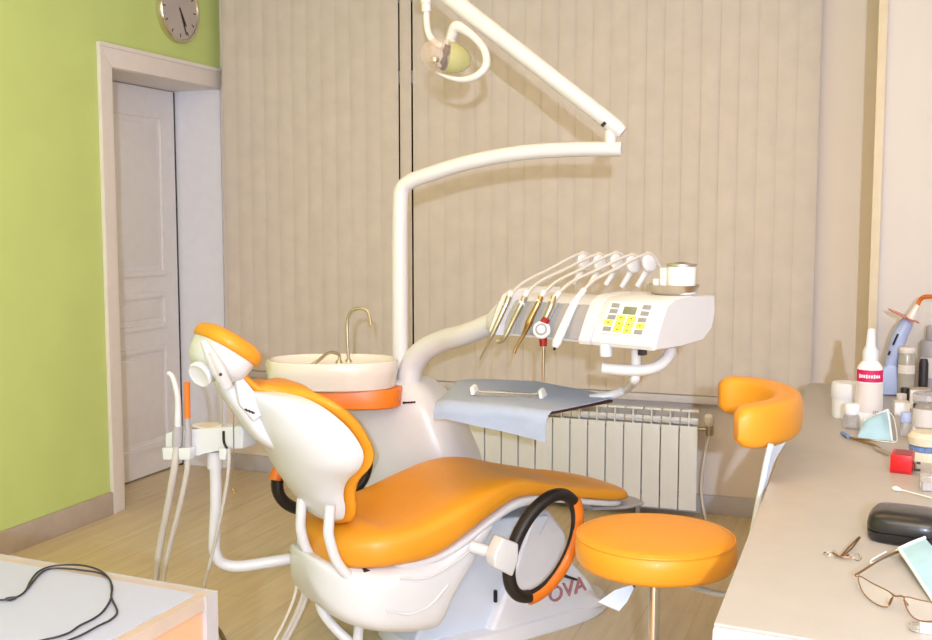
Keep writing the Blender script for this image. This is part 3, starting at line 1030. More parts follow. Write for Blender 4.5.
# support: cap, vertical stub, handle tube
Lx = lambda q: ROOTM[cons.name].inverted() @ Vector(q)
yc = FR.y + 0.10
MB().tube([aty(606, 344, yc - 0.02), aty(606, 356, yc - 0.02)], 0.02, 18, smooth=False).build('bottom_knob', 'bluewhite', cons)
MB().tube([aty(636, 346, yc + 0.05), aty(636, 372, yc + 0.05)], 0.0165, 16, smooth=False).build('stub', 'paint', cons)
MB().box(aty(642.5, 352, yc + 0.02), (0.025, 0.03, 0.02), bevel=0.004).build('stub_clamp', 'black', cons)
yt = yc + 0.03
MB().tube([aty(603, 368, yt), aty(622, 370, yt), aty(645, 370, yt + 0.01), aty(660, 365, yt + 0.03), aty(669, 355, yt + 0.06), aty(671, 344, yt + 0.08)], 0.0185, 16).build('grip_handle', 'paint', cons)
# big arm from the tower to the console
FLm = FL + ey * 0.16 + ez * 0.06
arm_pts = [aty(409, 398, 3.92), aty(409, 378, 3.92), aty(414, 362, 3.92), aty(426, 349, 3.90), aty(445, 340, 3.85), aty(466, 334, 3.77), FLm + ex * 0.0]
MB().tube(arm_pts, [0.050, 0.049, 0.048, 0.046, 0.043, 0.040, 0.037], 24).build('support_arm', 'paint', cons, angle=60)

# hose carriers at the back of the console
CW = ROOTM[cons.name]
heads = []
for i, (u, v) in enumerate(((584, 261), (600, 262), (617, 261), (633, 263), (649, 262))):
    yh_ = CB.y + ey.y * 0.30 + ex.y * (0.12 + i * 0.06)
    q = aty(u, v, yh_)
    b = MB()
    b.lathe([(0.022, -0.012), (0.032, -0.009), (0.036, 0.0), (0.032, 0.009), (0.022, 0.012)], q, (0.9, -0.35, 0.15), 20, sx=1.0)
    b.tube([q + Vector((0, 0, -0.01)), q + Vector((-0.012, 0.03, -0.03)), q + Vector((-0.045, 0.03, -0.085))], [0.016, 0.012, 0.009], 10)
    b.build('hose_guide', 'plastic2', cons)
    heads.append(q)


# handpieces with their hoses
def yfront(u, off):
    f = (u - 484) / (655 - 484)
    return FL.y + (FR.y - FL.y) * f + off


def hose(top, i, name_parent, m='greyhose', r=0.0055):
    h = heads[i] + Vector((0.0, -0.01, 0.028))
    mid = Vector(top).lerp(h, 0.5) + Vector((0, 0, 0.012))
    p0 = Vector(top)
    back_ = heads[i] + Vector((0.035, 0.03, -0.02))
    return MB().tube([p0, p0.lerp(mid, 0.35) + Vector((0, 0, 0.012)), mid, h, back_], r, 10).build('hose', m, name_parent)


def P_(u, v, off):
    return aty(u, v, yfront(u, off))


hp = []
# 1: slim straight with needle tip
t = thing('handpiece', 'slim steel handpiece with needle tip, leftmost in the console holder', 'dental handpiece', P_(494, 330, -0.03), 0, 'handpieces hung on the console front')
MB().tube([P_(480, 359, -0.05), P_(487, 345, -0.045), P_(490, 338, -0.045), P_(493, 333, -0.04), P_(506, 305, -0.02), P_(509, 297, 0.0)], [0.003, 0.004, 0.008, 0.0085, 0.0095, 0.010], 12, smooth=False).build('body', 'steel', t)
MB().tube([P_(505, 307, -0.022), P_(511, 293, 0.03)], [0.012, 0.011], 12, smooth=False).build('collar', 'plastic', t)
hose(P_(510, 295, 0.03), 0, t)
# 2: hooked head
t = thing('handpiece', 'steel turbine handpiece with small hooked head, second in the console holder', 'dental handpiece', P_(510, 325, -0.03), 0, 'handpieces hung on the console front')
MB().tube([P_(497, 341.5, -0.06), P_(501, 341, -0.055), P_(506, 335, -0.05), P_(513, 321, -0.035), P_(521, 305, -0.02), P_(525, 297, 0.0)], [0.007, 0.007, 0.0075, 0.0085, 0.0095, 0.010], 12).build('body', 'steel', t)
MB().tube([P_(521, 305, -0.022), P_(527, 292, 0.03)], [0.012, 0.011], 12, smooth=False).build('collar', 'plastic', t)
hose(P_(526, 294, 0.03), 1, t)
# 3: gilt contra angle
t = thing('handpiece', 'brass toned handpiece tapering to a fine tip, third in the console holder', 'dental handpiece', P_(528, 328, -0.03), 0, 'handpieces hung on the console front')
MB().tube([P_(514, 353, -0.06), P_(517, 346, -0.055), P_(524, 334, -0.045), P_(529, 323, -0.04), P_(532, 316, -0.035), P_(538, 304, -0.02), P_(541, 297, 0.0)], [0.0055, 0.005, 0.007, 0.0125, 0.011, 0.010, 0.009], 12).build('body', 'brass', t)
MB().tube([P_(538, 303, -0.02), P_(544, 292, 0.03)], [0.011, 0.010], 12, smooth=False).build('collar', 'plastic', t)
hose(P_(543, 294, 0.03), 2, t)
# 4: syringe with the round gauge
t = thing('handpiece', 'syringe with round red-rimmed gauge and long steel stem under the console', 'dental handpiece', P_(545, 330, -0.03), 0, 'handpieces hung on the console front')
MB().tube([P_(544, 322, -0.045), P_(551, 306, -0.025), P_(554, 297, 0.0)], [0.010, 0.0105, 0.010], 12).build('body', 'steel', t)
g = P_(541.7, 330, -0.07)
gb = MB().lathe([(0.026, -0.012), (0.029, -0.006), (0.029, 0.006), (0.024, 0.012), (0, 0.012)], g, (0.15, -1, 0.25), 28).build('gauge', 'plastic', t)
ga = Vector((0.15, -1, 0.25)).normalized()
MB().lathe([(0.020, 0.0), (0.020, 0.002), (0.0, 0.002)], g + ga * 0.012, ga, 24).build('gauge_dial', 'greykey', gb)
MB().lathe([(0.013, 0.0), (0.013, 0.002), (0.0, 0.002)], g + ga * 0.0145, ga, 24).build('gauge_centre', 'label', gb)
b = MB()
b.tube([P_(543, 337, -0.06), P_(543.3, 346, -0.06)], [0.0135, 0.012], 12, smooth=False)
b.build('red_ring', 'darkred', t)
MB().tube([P_(544, 323.5, -0.06), P_(546.5, 318.5, -0.05)], [0.016, 0.0125], 12, smooth=False).build('red_ring', 'darkred', t)
MB().tube([P_(543.3, 345, -0.06), P_(543, 381, -0.05)], [0.0075, 0.0045], 10, smooth=False).build('stem', 'chrome', t)
MB().tube([P_(551, 303, -0.02), P_(559, 293, 0.03)], [0.011, 0.010], 12, smooth=False).build('collar', 'plastic', t)
hose(P_(558, 294, 0.03), 3, t)
# 5: thick white scaler
t = thing('handpiece', 'thick white scaler handpiece, rightmost in the console holder', 'dental handpiece', P_(566, 325, -0.03), 0, 'handpieces hung on the console front')
MB().tube([P_(555, 347, -0.06), P_(557, 342, -0.055), P_(564, 326, -0.045), P_(571, 310, -0.03), P_(577, 299, 0.0)], [0.010, 0.0155, 0.0145, 0.0125, 0.0115], 14).build('body', 'plastic2', t)
MB().tube([P_(554, 350, -0.06), P_(555.5, 346, -0.06)], [0.004, 0.006], 10, smooth=False).build('tip', 'dark', t)
MB().tube([P_(576, 300, -0.01), P_(584, 290, 0.04)], [0.011, 0.010], 12, smooth=False).build('collar', 'plastic', t)
hose(P_(582, 292, 0.04), 4, t)

# kidney dish and jars on the console top
ztop = CB.z + 0.155
dc = aty(673, 291, FR.y + 0.23)
dc.z = ztop
ang = crz + 0.15
t = thing('kidney_dish', 'shallow steel dish holding jars on top of the keypad housing', 'dish', dc)
MB().loft(oval_rings([(0.062, 0.050, dc.z + 0.001), (0.075, 0.058, dc.z + 0.012), (0.082, 0.062, dc.z + 0.030), (0.085, 0.065, dc.z + 0.033), (0.081, 0.061, dc.z + 0.033), (0.067, 0.052, dc.z + 0.014), (0.048, 0.043, dc.z + 0.004), (0.01, 0.01, dc.z + 0.004)], dc.x, dc.y, tilt=ang)).build('bowl', 'steel', t, angle=60)
zd = dc.z + 0.005
jc = Vector((dc.x, dc.y, zd)) + ex * 0.030 + ey * 0.0
t = thing('jar', 'large white lidded jar in the steel dish on the console', 'jar', jc)
MB().lathe([(0.043, 0.0), (0.045, 0.004), (0.045, 0.084), (0.043, 0.087), (0, 0.087)], jc, (0, 0, 1), 28).build('body', 'white', t)
MB().lathe([(0.046, 0.0875), (0.049, 0.089), (0.049, 0.095), (0.02, 0.098), (0.015, 0.101), (0, 0.101)], jc, (0, 0, 1), 28).build('lid', 'steel', t)
jc = Vector((dc.x, dc.y, zd)) - ex * 0.036 + ey * 0.01
t = thing('beaker', 'small white beaker left of the lidded jar in the dish', 'beaker', jc)
MB().lathe([(0.014, 0.0), (0.018, 0.004), (0.019, 0.080), (0.017, 0.080), (0.015, 0.01), (0, 0.01)], jc, (0, 0, 1), 24).build('body', 'white', t)
jc = Vector((dc.x, dc.y, zd)) - ex * 0.062 + ey * -0.004
tag(MB().lathe([(0.008, 0.0), (0.0095, 0.003), (0.010, 0.042), (0.009, 0.044), (0, 0.044)], jc, (0, 0, 1), 20).build('cup', 'white', origin=jc), 'tiny white cup at the left end of the steel dish', 'cup')

# ================================================================== BRACKET TRAY with cloth
ZT = 0.885
tA, tB, tC_, tD = atz(460, 380, ZT), atz(436, 399, ZT), atz(553, 411, ZT), atz(616, 398, ZT)
tE = atz(535, 381, ZT)
tray = thing('bracket_tray', 'instrument tray on a curved white arm, covered by blue-grey cloth', 'tray', (tB + tD) / 2 - Vector((0, 0, 0.02)))
poly = [tA, tB + Vector((0.02, 0.03, 0)), tC_ + Vector((-0.01, 0.02, 0)), tD + Vector((-0.01, 0, 0)), tE]
MB().prism([q - Vector((0, 0, 0.016)) for q in poly], (0, 0, 0.012), bevel=0.003).build('tray_plate', 'clothedge', tray)
yy = tD.y
MB().tube([aty(636, 374, yt + 0.02), aty(634, 381, yt + 0.03), aty(627, 388, yy), aty(612, 395, yy), aty(590, 399, yy - 0.02)], 0.016, 14).build('tray_arm', 'paint', tray)
# cloth: rows from the back edge over the front edge
nU, nV = 28, 22
rows = []
thick = 0.003
bl, br_ = tA, tD                       # back left / right tip
for j in range(nV + 1):
    v_ = j / nV
    row = []
    for i in range(nU + 1):
        u_ = i / nU
        backp = (tA.lerp(tE, u_ / 0.55) if u_ < 0.55 else tE.lerp(tD, (u_ - 0.55) / 0.45))
        frontp = tB.lerp(tC_, u_)
        if v_ < 0.62:
            q = backp.lerp(frontp, v_ / 0.62)
            q = q + Vector((0, 0, 0.002 * math.sin(u_ * 9 + v_ * 5)))
        else:
            f = (v_ - 0.62) / 0.38
            drop = 0.022 + 0.045 * u_
            outd = (frontp - backp).normalized()
            a_ = min(f * 3.0, 1.0) * PI / 2
            rad_ = 0.03
            q = frontp + outd * (rad_ * math.sin(a_)) + Vector((0, 0, -rad_ * (1 - math.cos(a_))))
            if f > 1 / 3:
                q = q + Vector((0, 0, -(f - 1 / 3) * 1.5 * drop)) + outd * 0.006 * math.sin(u_ * 7)
        # left side rounds over
        if u_ < 0.14:
            q = q + Vector((0.012, 0, 0)) * 0 - Vector((0, 0, 0.014 * (1 - u_ / 0.14) ** 2 * (0.35 + 0.65 * min(1, v_ / 0.5)))) 
        row.append(q)
    rows.append(row)
b = MB().sheet(rows, thick)
tag(b.build('tray_cloth', 'cloth', origin=(tB + tD) / 2, angle=60), 'blue-grey cloth draped over the instrument tray below the console', 'cloth')
# pouch of instruments
pc0, pc1 = atz(474, 391, ZT + 0.014), atz(542, 394.5, ZT + 0.014)
t = thing('instrument_pouch', 'clear pouch of steel instruments with white ends on the tray cloth', 'instrument pack', (pc0 + pc1) / 2)
dv = (pc1 - pc0).normalized()
pv = Vector((-dv.y, dv.x, 0))
b = MB()
rows = []
for j in range(5):
    rows.append([pc0.lerp(pc1, i / 14) + pv * (j / 4 - 0.5) * 0.055 + Vector((0, 0, 0.009 * math.sin(PI * j / 4) - 0.009 + 0.0015 * math.sin(i * 1.7 + j))) for i in range(15)])
b.sheet(rows, 0.001)
b.build('clear_film', 'plasticclear', t)
for k, (o1, o2) in enumerate(((-0.012, 0.012), (0.0, -0.004), (0.012, 0.002))):
    MB().tube([pc0.lerp(pc1, 0.08) + pv * o1 + Vector((0, 0, 0.0)), pc0.lerp(pc1, 0.5) + pv * (o1 + o2) / 2, pc0.lerp(pc1, 0.93) + pv * o2], [0.002, 0.0035, 0.0018], 8).build('instrument', 'chrome', t)
for q in (pc0, pc1):
    b = MB().prism([q - pv * 0.038 + Vector((0, 0, -0.008)), q + pv * 0.038 + Vector((0, 0, -0.008)), q + pv * 0.022 + Vector((-0.010, 0, 0.020)), q - pv * 0.012 + Vector((-0.012, 0, 0.014))], dv * 0.012, bevel=0.002)
    b.build('pouch_end', 'white', t)

# ================================================================== ASSISTANT'S HOLDER at the head of the chair
YH = 3.05


def H(u, v, dy=0.0):
    return aty(u, v, YH + dy)


hold = thing('suction_holder', 'white suction holder on an L-shaped tube at the head of the chair', 'instrument holder', H(213, 470))
b = MB()
front = [H(u, v) for u, v in ((165, 434), (172, 431), (240, 426), (243, 432), (242, 449), (225, 450), (206, 451), (200, 457), (188, 456), (170, 455), (165, 449))]
b.prism(front, (0.01, 0.09, 0.0), bevel=0.006)
hb = b.build('holder_block', 'plastic', hold)
b = MB()
b.prism([H(190, 426, 0.02), H(194, 425, 0.06), H(205, 424, 0.09), H(218, 424, 0.09), H(222, 427, 0.03), H(206, 430, 0.01)], (0, 0, 0.006))
b.build('key_strip', 'label', hold)
for i, (u0, u1) in enumerate(((168, 182), (184, 196), (224, 232))):
    b = MB()
    b.prism([H(u0, 446, -0.004), H(u1, 446, -0.004), H(u1 - 1, 458, -0.004), H(u0 + 1, 458, -0.004)], (0, -0.035, 0), bevel=0.004)
    b.build('holder_fork', 'plastic', hold)
MB().tube([H(215, 451, 0.05), H(215, 468, 0.05)], 0.027, 18, smooth=False).build('tube_collar', 'paint', hold)
vp = [H(215.5, 466, 0.05), H(216, 500, 0.05), H(214.5, 535, 0.05), H(215, 552, 0.05), H(222, 563, 0.07), H(238, 566.5, 0.10), H(270, 562, 0.16), H(308, 556, 0.22)]
MB().tube(vp, 0.0205, 16).build('support_tube', 'paint', hold)

t = thing('suction_tube', 'white angled suction nozzle with thick grey hose, leftmost in the holder', 'suction tube', H(178, 430, -0.03))
MB().tube([H(168, 373, -0.03), H(172, 376, -0.03), H(176, 388, -0.03), H(178, 400, -0.03), H(178, 430, -0.03)], [0.008, 0.0085, 0.0095, 0.010, 0.0125], 14).build('nozzle', 'plastic', t)
MB().tube([H(178, 426, -0.03), H(177, 446, -0.03)], 0.017, 14, smooth=False).build('valve', 'greyedge', t)
MB().tube([H(177, 444, -0.03), H(174, 470, -0.03), H(168, 505, 0.0), H(160, 545, 0.04), H(156, 575, 0.06), H(152, 620, 0.08), atz(150, 655, 0.014), atz(165, 672, 0.014), atz(200, 660, 0.014)], 0.0125, 12).build('hose', 'greyhose', t)
t = thing('suction_tube', 'orange-handled syringe with grey hose standing upright in the holder', 'suction tube', H(187, 430, -0.02))
MB().tube([H(187, 382, -0.02), H(187.5, 418, -0.02)], [0.0095, 0.0105], 14, smooth=False).build('handle', 'orange2', t)
MB().tube([H(187.5, 417, -0.02), H(188, 432, -0.02), H(187.5, 452, -0.02)], [0.0085, 0.011, 0.012], 14, smooth=False).build('valve', 'greyedge', t)
MB().tube([H(187.5, 450, -0.02), H(187, 470, -0.02), H(180, 505, 0.0), H(170, 545, 0.04), H(163, 578, 0.06), H(160, 620, 0.08), atz(160, 650, 0.011), atz(178, 662, 0.011), atz(210, 650, 0.011)], 0.0095, 12).build('hose', 'greyhose', t)
t = thing('suction_tube', 'thin pale hose with dark clip at the right end of the suction holder', 'suction tube', H(230, 440, -0.02))
MB().tube([H(223.5, 431, -0.035), H(224, 442, -0.035), H(227, 448.5, -0.035)], 0.0045, 8).build('clip', 'dark', t)
MB().tube([H(229, 448, -0.03), H(229, 462, -0.03), H(227, 482, -0.02), H(221, 515, 0.0), H(212, 555, 0.03), H(203, 590, 0.05), H(199, 625, 0.06), atz(204, 648, 0.008), atz(230, 655, 0.008)], 0.0062, 10).build('hose', 'greyhose', t)
t = thing('bib_chain', 'thin metal bib chain hanging from the neck of the dental chair', 'chain', H(232, 392, 0.02))
b = MB()
b.tube([H(221, 392, 0.0), H(226, 395, -0.02), H(234, 395, -0.02)], 0.003, 6)
b.tube([H(222, 393, 0.0), H(222, 428, -0.04)], 0.0018, 6, smooth=False)
b.tube([H(233.5, 394, -0.02), H(233.5, 455, -0.04), H(233, 490, -0.03)], 0.0022, 6, smooth=False)
b.build('chain', 'steel', t)
b = MB()
b.tube([H(233, 488, -0.03), H(235, 493, -0.03)], 0.006, 8, smooth=False)
b.build('clip', 'brass', t)

# three service hoses dropping behind the chair head
for i, (lb, dx, r, m) in enumerate((('thin pale service hose left of two others beside the white tube', 0, 0.0055, 'porcelain'),
                                    ('grey service hose between two others under the chair back', 8, 0.0075, 'greyhose'),
                                    ('grey-blue service hose nearest the chair hip shell', 12, 0.0085, 'greyhose'))):
    yv = 3.16
    P0 = [aty(298.5 + dx * 0.45, 522, yv + 0.02), aty(298.5 + dx * 0.6, 545, yv), aty(298 + dx, 575, yv), aty(294 + dx, 598, yv), aty(284 + dx, 622, yv), aty(274 + dx, 641, yv), aty(262 + dx, 662, yv), aty(252 + dx, 690, yv)]
    tag(MB().tube(P0, r, 10).build('service_hose', m, origin=P0[-1]), lb, 'hose', 'hoses dropping behind the dental chair')

# ================================================================== ASSISTANT STOOL
SCN = atz(655.5, 532, 0.66)
stool = thing('assistant_stool', 'round orange stool with curved orange body support in front of the counter', 'stool', (SCN.x, SCN.y, 0))
R0 = 0.213
MB().lathe([(0.0, 0.572), (0.17, 0.572), (R0 - 0.008, 0.577), (R0, 0.59), (R0 + 0.002, 0.62), (R0, 0.642), (R0 - 0.010, 0.655), (R0 - 0.03, 0.6595), (0.10, 0.663), (0.0, 0.664)],
           (SCN.x, SCN.y, 0), (0, 0, 1), 64).build('seat', 'orange', stool, angle=60)
ROOTM  # seat piping
MB().tube([(SCN.x + (R0 - 0.004) * math.cos(a * PI / 32), SCN.y + (R0 - 0.004) * math.sin(a * PI / 32), 0.6505) for a in range(64)], 0.0035, 8, smooth=False, closed=True).build('piping', 'orange', stool)
MB().lathe([(0.10, 0.555), (0.12, 0.56), (0.12, 0.573), (0, 0.573)], (SCN.x, SCN.y, 0), (0, 0, 1), 32).build('seat_plate', 'dark', stool)
MB().lathe([(0.0, 0.30), (0.0155, 0.30), (0.0155, 0.56), (0, 0.56)], (SCN.x, SCN.y, 0), (0, 0, 1), 24).build('gas_rod', 'chrome', stool)
MB().lathe([(0.0, 0.08), (0.028, 0.08), (0.028, 0.30), (0, 0.30)], (SCN.x, SCN.y, 0), (0, 0, 1), 24).build('gas_column', 'dark', stool)
for k in range(5):
    a = 2 * PI * k / 5 + 0.3
    e_ = Vector((SCN.x + 0.25 * math.cos(a), SCN.y + 0.25 * math.sin(a), 0.075))
    lg = MB().tube([(SCN.x, SCN.y, 0.11), e_], [0.024, 0.016], 10, smooth=False).build('star_leg', 'chrome', stool)
    ax_ = Vector((-math.sin(a), math.cos(a), 0))
    b = MB()
    for s_ in (-1, 1):
        b.lathe([(0.0, -0.008), (0.02, -0.008), (0.024, -0.004), (0.024, 0.004), (0.02, 0.008), (0, 0.008)], Vector((e_.x, e_.y, 0.0245)) + ax_ * 0.014 * s_, ax_, 18)
    b.tube([(e_.x, e_.y, 0.03), (e_.x, e_.y, 0.075)], 0.007, 8, smooth=False)
    b.build('caster', 'black', lg)
# lever paddle
def S_(u, v, y):
    return aty(u, v, y)


ly = SCN.y - 0.02
b = MB()
b.loft([[S_(632, 585, ly), S_(634, 588, ly), S_(634, 589, ly + 0.03), S_(632, 586, ly + 0.03)],
        [S_(615, 590, ly - 0.02), S_(627, 602, ly - 0.02), S_(627, 603, ly + 0.03), S_(615, 591, ly + 0.03)],
        [S_(598, 602, ly - 0.03), S_(619, 611, ly - 0.03), S_(619, 612, ly + 0.03), S_(598, 603, ly + 0.03)]])
b.build('lever_paddle', 'bluewhite', stool)
MB().tube([S_(638, 580, ly + 0.01), S_(631, 588, ly + 0.01)], 0.006, 8, smooth=False).build('lever_rod', 'dark', stool)
# curved support: arc centre, radius
AC, AR = Vector((-0.385, 3.17, 0)), 0.275
zt, zl = 1.005, 0.885
rings = []
n = 36
for i in range(n + 1):
    a = math.radians(104 + (-68 - 104) * i / n)
    endk = min(i, n - i)
    k = [0.62, 0.88, 0.96, 0.99][endk] if endk < 4 else 1.0
    rr = []
    er = Vector((math.cos(a), math.sin(a), 0))
    for j in range(24):
        q = 2 * PI * j / 24
        c, s = math.cos(q), math.sin(q)
        rr.append(AC + Vector((er.x * 0.66, er.y, 0)) * AR + er * (0.043 * k * math.copysign(abs(c) ** 0.6, c)) + Vector((0, 0, (zt + zl) / 2 + 0.060 * k * math.copysign(abs(s) ** 0.5, s))))
    rings.append(rr)
MB().loft(rings).build('body_support', 'orange', stool, angle=60)
pa = math.radians(-52)
pt = AC + Vector((math.cos(pa), math.sin(pa), 0)) * AR
pq = Vector((pt.x, pt.y, 0.845))
b = MB()
yq2 = 2.93
b.prism([aty(768, 449, yq2), aty(786, 442, yq2), aty(775, 460, yq2), aty(768, 480, yq2), aty(756, 520, yq2), aty(748, 545, yq2), aty(752, 520, yq2), aty(763, 480, yq2)], (0, 0.006, 0))
b.build('support_bracket', 'greypanel', stool)
b = MB()
b.tube([aty(771, 444, yq2), aty(767, 460, yq2), aty(759, 500, yq2), aty(750, 545, yq2), aty(742, 582, yq2), aty(726, 594, yq2 - 0.01), aty(704, 590, yq2 - 0.02), aty(680, 582, SCN.y)], 0.0085, 10)
b.build('support_bar', 'bluewhite', stool)

# ================================================================== COUNTER
ZK = 0.80
b = MB()
cx0n, cx0f = atz(713.8, 623, ZK), atz(808, 383.5, ZK)
slope = -0.10
b.prism([(cx0n.x, cx0n.y, ZK - 0.035), (cx0n.x + 0.75, cx0n.y + slope * 0.75, ZK - 0.035), (cx0f.x + 0.85, 4.795, ZK - 0.035), (cx0f.x + 0.02, 4.795, ZK - 0.035), (cx0f.x, cx0f.y - 0.0, ZK - 0.035)], (0, 0, 0.035), bevel=0.0025)
tag(b.build('worktop', 'counter', origin=(cx0n.x + 0.3, 3.2, ZK - 0.035)), 'beige laminate worktop along the right side, crowded with dental supplies', 'worktop')
t = thing('base_cabinet', 'pale blue-white base cabinet under the beige worktop', 'cabinet', (0.12, 3.2, 0))
b = MB()
X0 = cx0n.x + 0.004
yn = cx0n.y
b.prism([(X0, yn - 0.004, 0.0), (X0 + 0.72, yn - 0.004 + slope * 0.72, 0.0), (X0 + 0.80, 4.79, 0.0), (X0 + 0.03, 4.79, 0.0), (X0 + 0.004, 4.70, 0.0)], (0, 0, ZK - 0.036), bevel=0.003)
b.build('carcass', 'cabinet', t)
MB().prism([(X0 - 0.003, yn - 0.022, 0.0), (X0 + 0.72, yn - 0.022 + slope * 0.72, 0.0), (X0 + 0.72, yn - 0.005 + slope * 0.72, 0.0), (X0 - 0.003, yn - 0.005, 0.0)], (0, 0, ZK - 0.004), bevel=0.002).build('end_panel', 'cabinet', t)
for i in range(4):
    y0 = yn + 0.08 + i * 0.66
    d_ = MB().bx(X0 - 0.016, X0 + 0.002, y0, y0 + 0.63, 0.10, ZK - 0.06, bevel=0.003).build('cabinet_door', 'cabinet', t)
    MB().tube([(X0 - 0.028, y0 + 0.56, 0.45), (X0 - 0.028, y0 + 0.56, 0.57)], 0.005, 8, smooth=False).tube([(X0 - 0.028, y0 + 0.56, 0.46), (X0 - 0.01, y0 + 0.56, 0.46)], 0.004, 8, smooth=False).tube([(X0 - 0.028, y0 + 0.56, 0.56), (X0 - 0.01, y0 + 0.56, 0.56)], 0.004, 8, smooth=False).build('handle', 'chrome', d_)


def K(u, v, dz=0.0):
    return atz(u, v, ZK + dz)


# spray bottle
q = K(868, 428)
t = thing('spray_bottle', 'white plastic bottle with magenta label and nozzle cap at the worktop end', 'bottle', q)
s = 1 / 1080 * q.y * 1.03          # metres per pixel there
MB().lathe([(0, 0), (11.5 * s, 0), (12 * s, 2 * s), (12 * s, 52 * s), (10.5 * s, 58 * s), (7 * s, 62 * s), (6 * s, 64 * s), (0, 64 * s)], q, (0, 0, 1), 28).build('body', 'white', t)
MB().lathe([(6.2 * s, 62 * s), (7 * s, 63 * s), (7 * s, 72 * s), (4.5 * s, 76 * s), (3.6 * s, 90 * s), (3 * s, 92 * s), (0, 92 * s)], q, (0, 0, 1), 20).build('nozzle', 'plastic', t)


def arc_label(c, r, z0, z1, a0, a1, n=14, th=0.0006):
    rows = []
    for z in (z0, z1):
        rows.append([Vector(c) + Vector((math.cos(a0 + (a1 - a0) * i / n) * r, math.sin(a0 + (a1 - a0) * i / n) * r, z)) for i in range(n + 1)])
    b = MB().sheet(rows, th)
    return b


fa = math.atan2(-q.y, -q.x)
lb = arc_label(q, 12.2 * s, 44 * s, 55 * s, fa - 1.2, fa + 1.2).build('label', 'magenta', t)
b = MB()
for i in range(9):
    a = fa - 0.75 + i * 0.18
    h = 3.6 * s if i == 0 else (2.6 * s if i % 3 else 3.4 * s)
    b.box(q + Vector((math.cos(a) * 12.5 * s, math.sin(a) * 12.5 * s, 49.3 * s)), (0.0015, 1.5 * s, h), mx=Matrix.Rotation(a, 3, 'Z'))
b.build('label_lettering', 'white', lb)
arc_label(q, 12.15 * s, 16 * s, 43 * s, fa - 1.1, fa + 1.1).build('label', 'label', t)
b = MB()
for i in range(4):
    for j in range(3):
        if (i * 3 + j) % 5 != 3:
            a = fa + 0.35 + j * 0.14
            b.box(q + Vector((math.cos(a) * 12.4 * s, math.sin(a) * 12.4 * s, (12 + i * 1.8) * s)), (0.0012, 1.0 * s, 1.0 * s), mx=Matrix.Rotation(a, 3, 'Z'))
b.build('batch_print', 'greykey', t)

# white jar & clear vial
q = K(847.5, 417)
s = q.y / 1050
t = thing('jar', 'squat white plastic jar left of the magenta-labelled bottle', 'jar', q)
MB().lathe([(0, 0), (13.5 * s, 0), (14.2 * s, 2 * s), (14.2 * s, 19 * s), (0, 19 * s)], q, (0, 0, 1), 32).build('body', 'white', t)
MB().lathe([(14.9 * s, 18 * s), (15.2 * s, 20 * s), (15.2 * s, 30 * s), (14 * s, 32.5 * s), (0, 33 * s)], q, (0, 0, 1), 32).build('lid', 'plastic2', t)
q = K(851.5, 428)
s = q.y / 1050
t = thing('vial', 'small frosted vial in front of the squat white jar', 'vial', q)
MB().lathe([(0, 0), (7.5 * s, 0), (8 * s, 2 * s), (8 * s, 11 * s), (6 * s, 13 * s), (0, 13 * s)], q, (0, 0, 1), 24).build('body', 'plasticclear', t)
MB().lathe([(6.5 * s, 13 * s), (7 * s, 14 * s), (7 * s, 21 * s), (6 * s, 23 * s), (0, 23 * s)], q, (0, 0, 1), 24).build('cap', 'white', t)

# curing lamp on its base
q = K(893, 396)
s = q.y / 1050
t = thing('curing_lamp', 'pale blue curing lamp with amber shield standing beside the bottle', 'curing lamp', q)
yq = q.y


def Y_(u, v, dy=0.0):
    return aty(u, v, yq + dy)


b = MB()
b.prism([Y_(879, 395), Y_(879, 372), Y_(888, 364), Y_(897, 366), Y_(899, 396)], (0, 0.07, 0), bevel=0.008)
b.build('base', 'blueplastic', t)
b = MB()
b.tube([Y_(889, 372, 0.03), Y_(893, 358, 0.03), Y_(899, 338, 0.03), Y_(906, 324, 0.03), Y_(909, 320, 0.03)], [0.024, 0.027, 0.030, 0.026, 0.020], 18)
b.build('grip', 'blueplastic', t)
b = MB()
b.tube([Y_(888.5, 355, 0.0), Y_(890, 351, 0.0)], 0.004, 8, smooth=False)
b.tube([Y_(893, 345, 0.0), Y_(898, 334, 0.0)], 0.004, 8, smooth=False)
b.build('trigger', 'dark', t)
MB().tube([Y_(909, 321, 0.03), Y_(918, 305, 0.03)], [0.019, 0.011], 16, smooth=False).build('nose_cone', 'porcelain', t)
sa = (Y_(909, 321, 0.03) - Y_(918, 304, 0.03)).normalized()
MB().lathe([(0.0, 0), (0.064, 0), (0.064, 0.004), (0, 0.004)], Y_(904, 315.5, 0.03), sa, 32).build('shield', 'amber', t)
MB().tube([Y_(917, 307, 0.03), Y_(920, 300, 0.03), Y_(924, 297, 0.02), Y_(933, 296.5, 0.0), Y_(946, 297, -0.02)], 0.0085, 12).build('light_guide', 'ambertip', t)
tag(MB().tube([K(878, 391.5, 0.004), K(893, 393, 0.004), K(906, 395, 0.004)], 0.004, 8, smooth=False).build('charger_cable', 'cable', origin=K(893, 393)), 'short dark cable lying behind the supplies at the foot of the curing lamp', 'cable')


def cyl_item(name, label, cat, u, v, r_px, h_px, m, cap=None, cap_h=0.2, capr=0.9, capm='white', dz=0.0):
    q = K(u, v, dz)
    s = q.y / 1050
    t = thing(name, label, cat, q)
    h = h_px * s
    r = r_px * s
    hb = h * (1 - cap_h) if cap else h
    MB().lathe([(0, 0), (r * 0.96, 0), (r, r * 0.1), (r, hb * 0.94), (r * 0.9, hb), (0, hb)], q, (0, 0, 1), 26).build('body', m, t)
    if cap:
        MB().lathe([(r * capr * 0.98, hb), (r * capr, hb + 0.001), (r * capr, h * 0.97), (r * capr * 0.9, h), (0, h)], q, (0, 0, 1), 26).build('cap', capm, t)
    return t, q, s


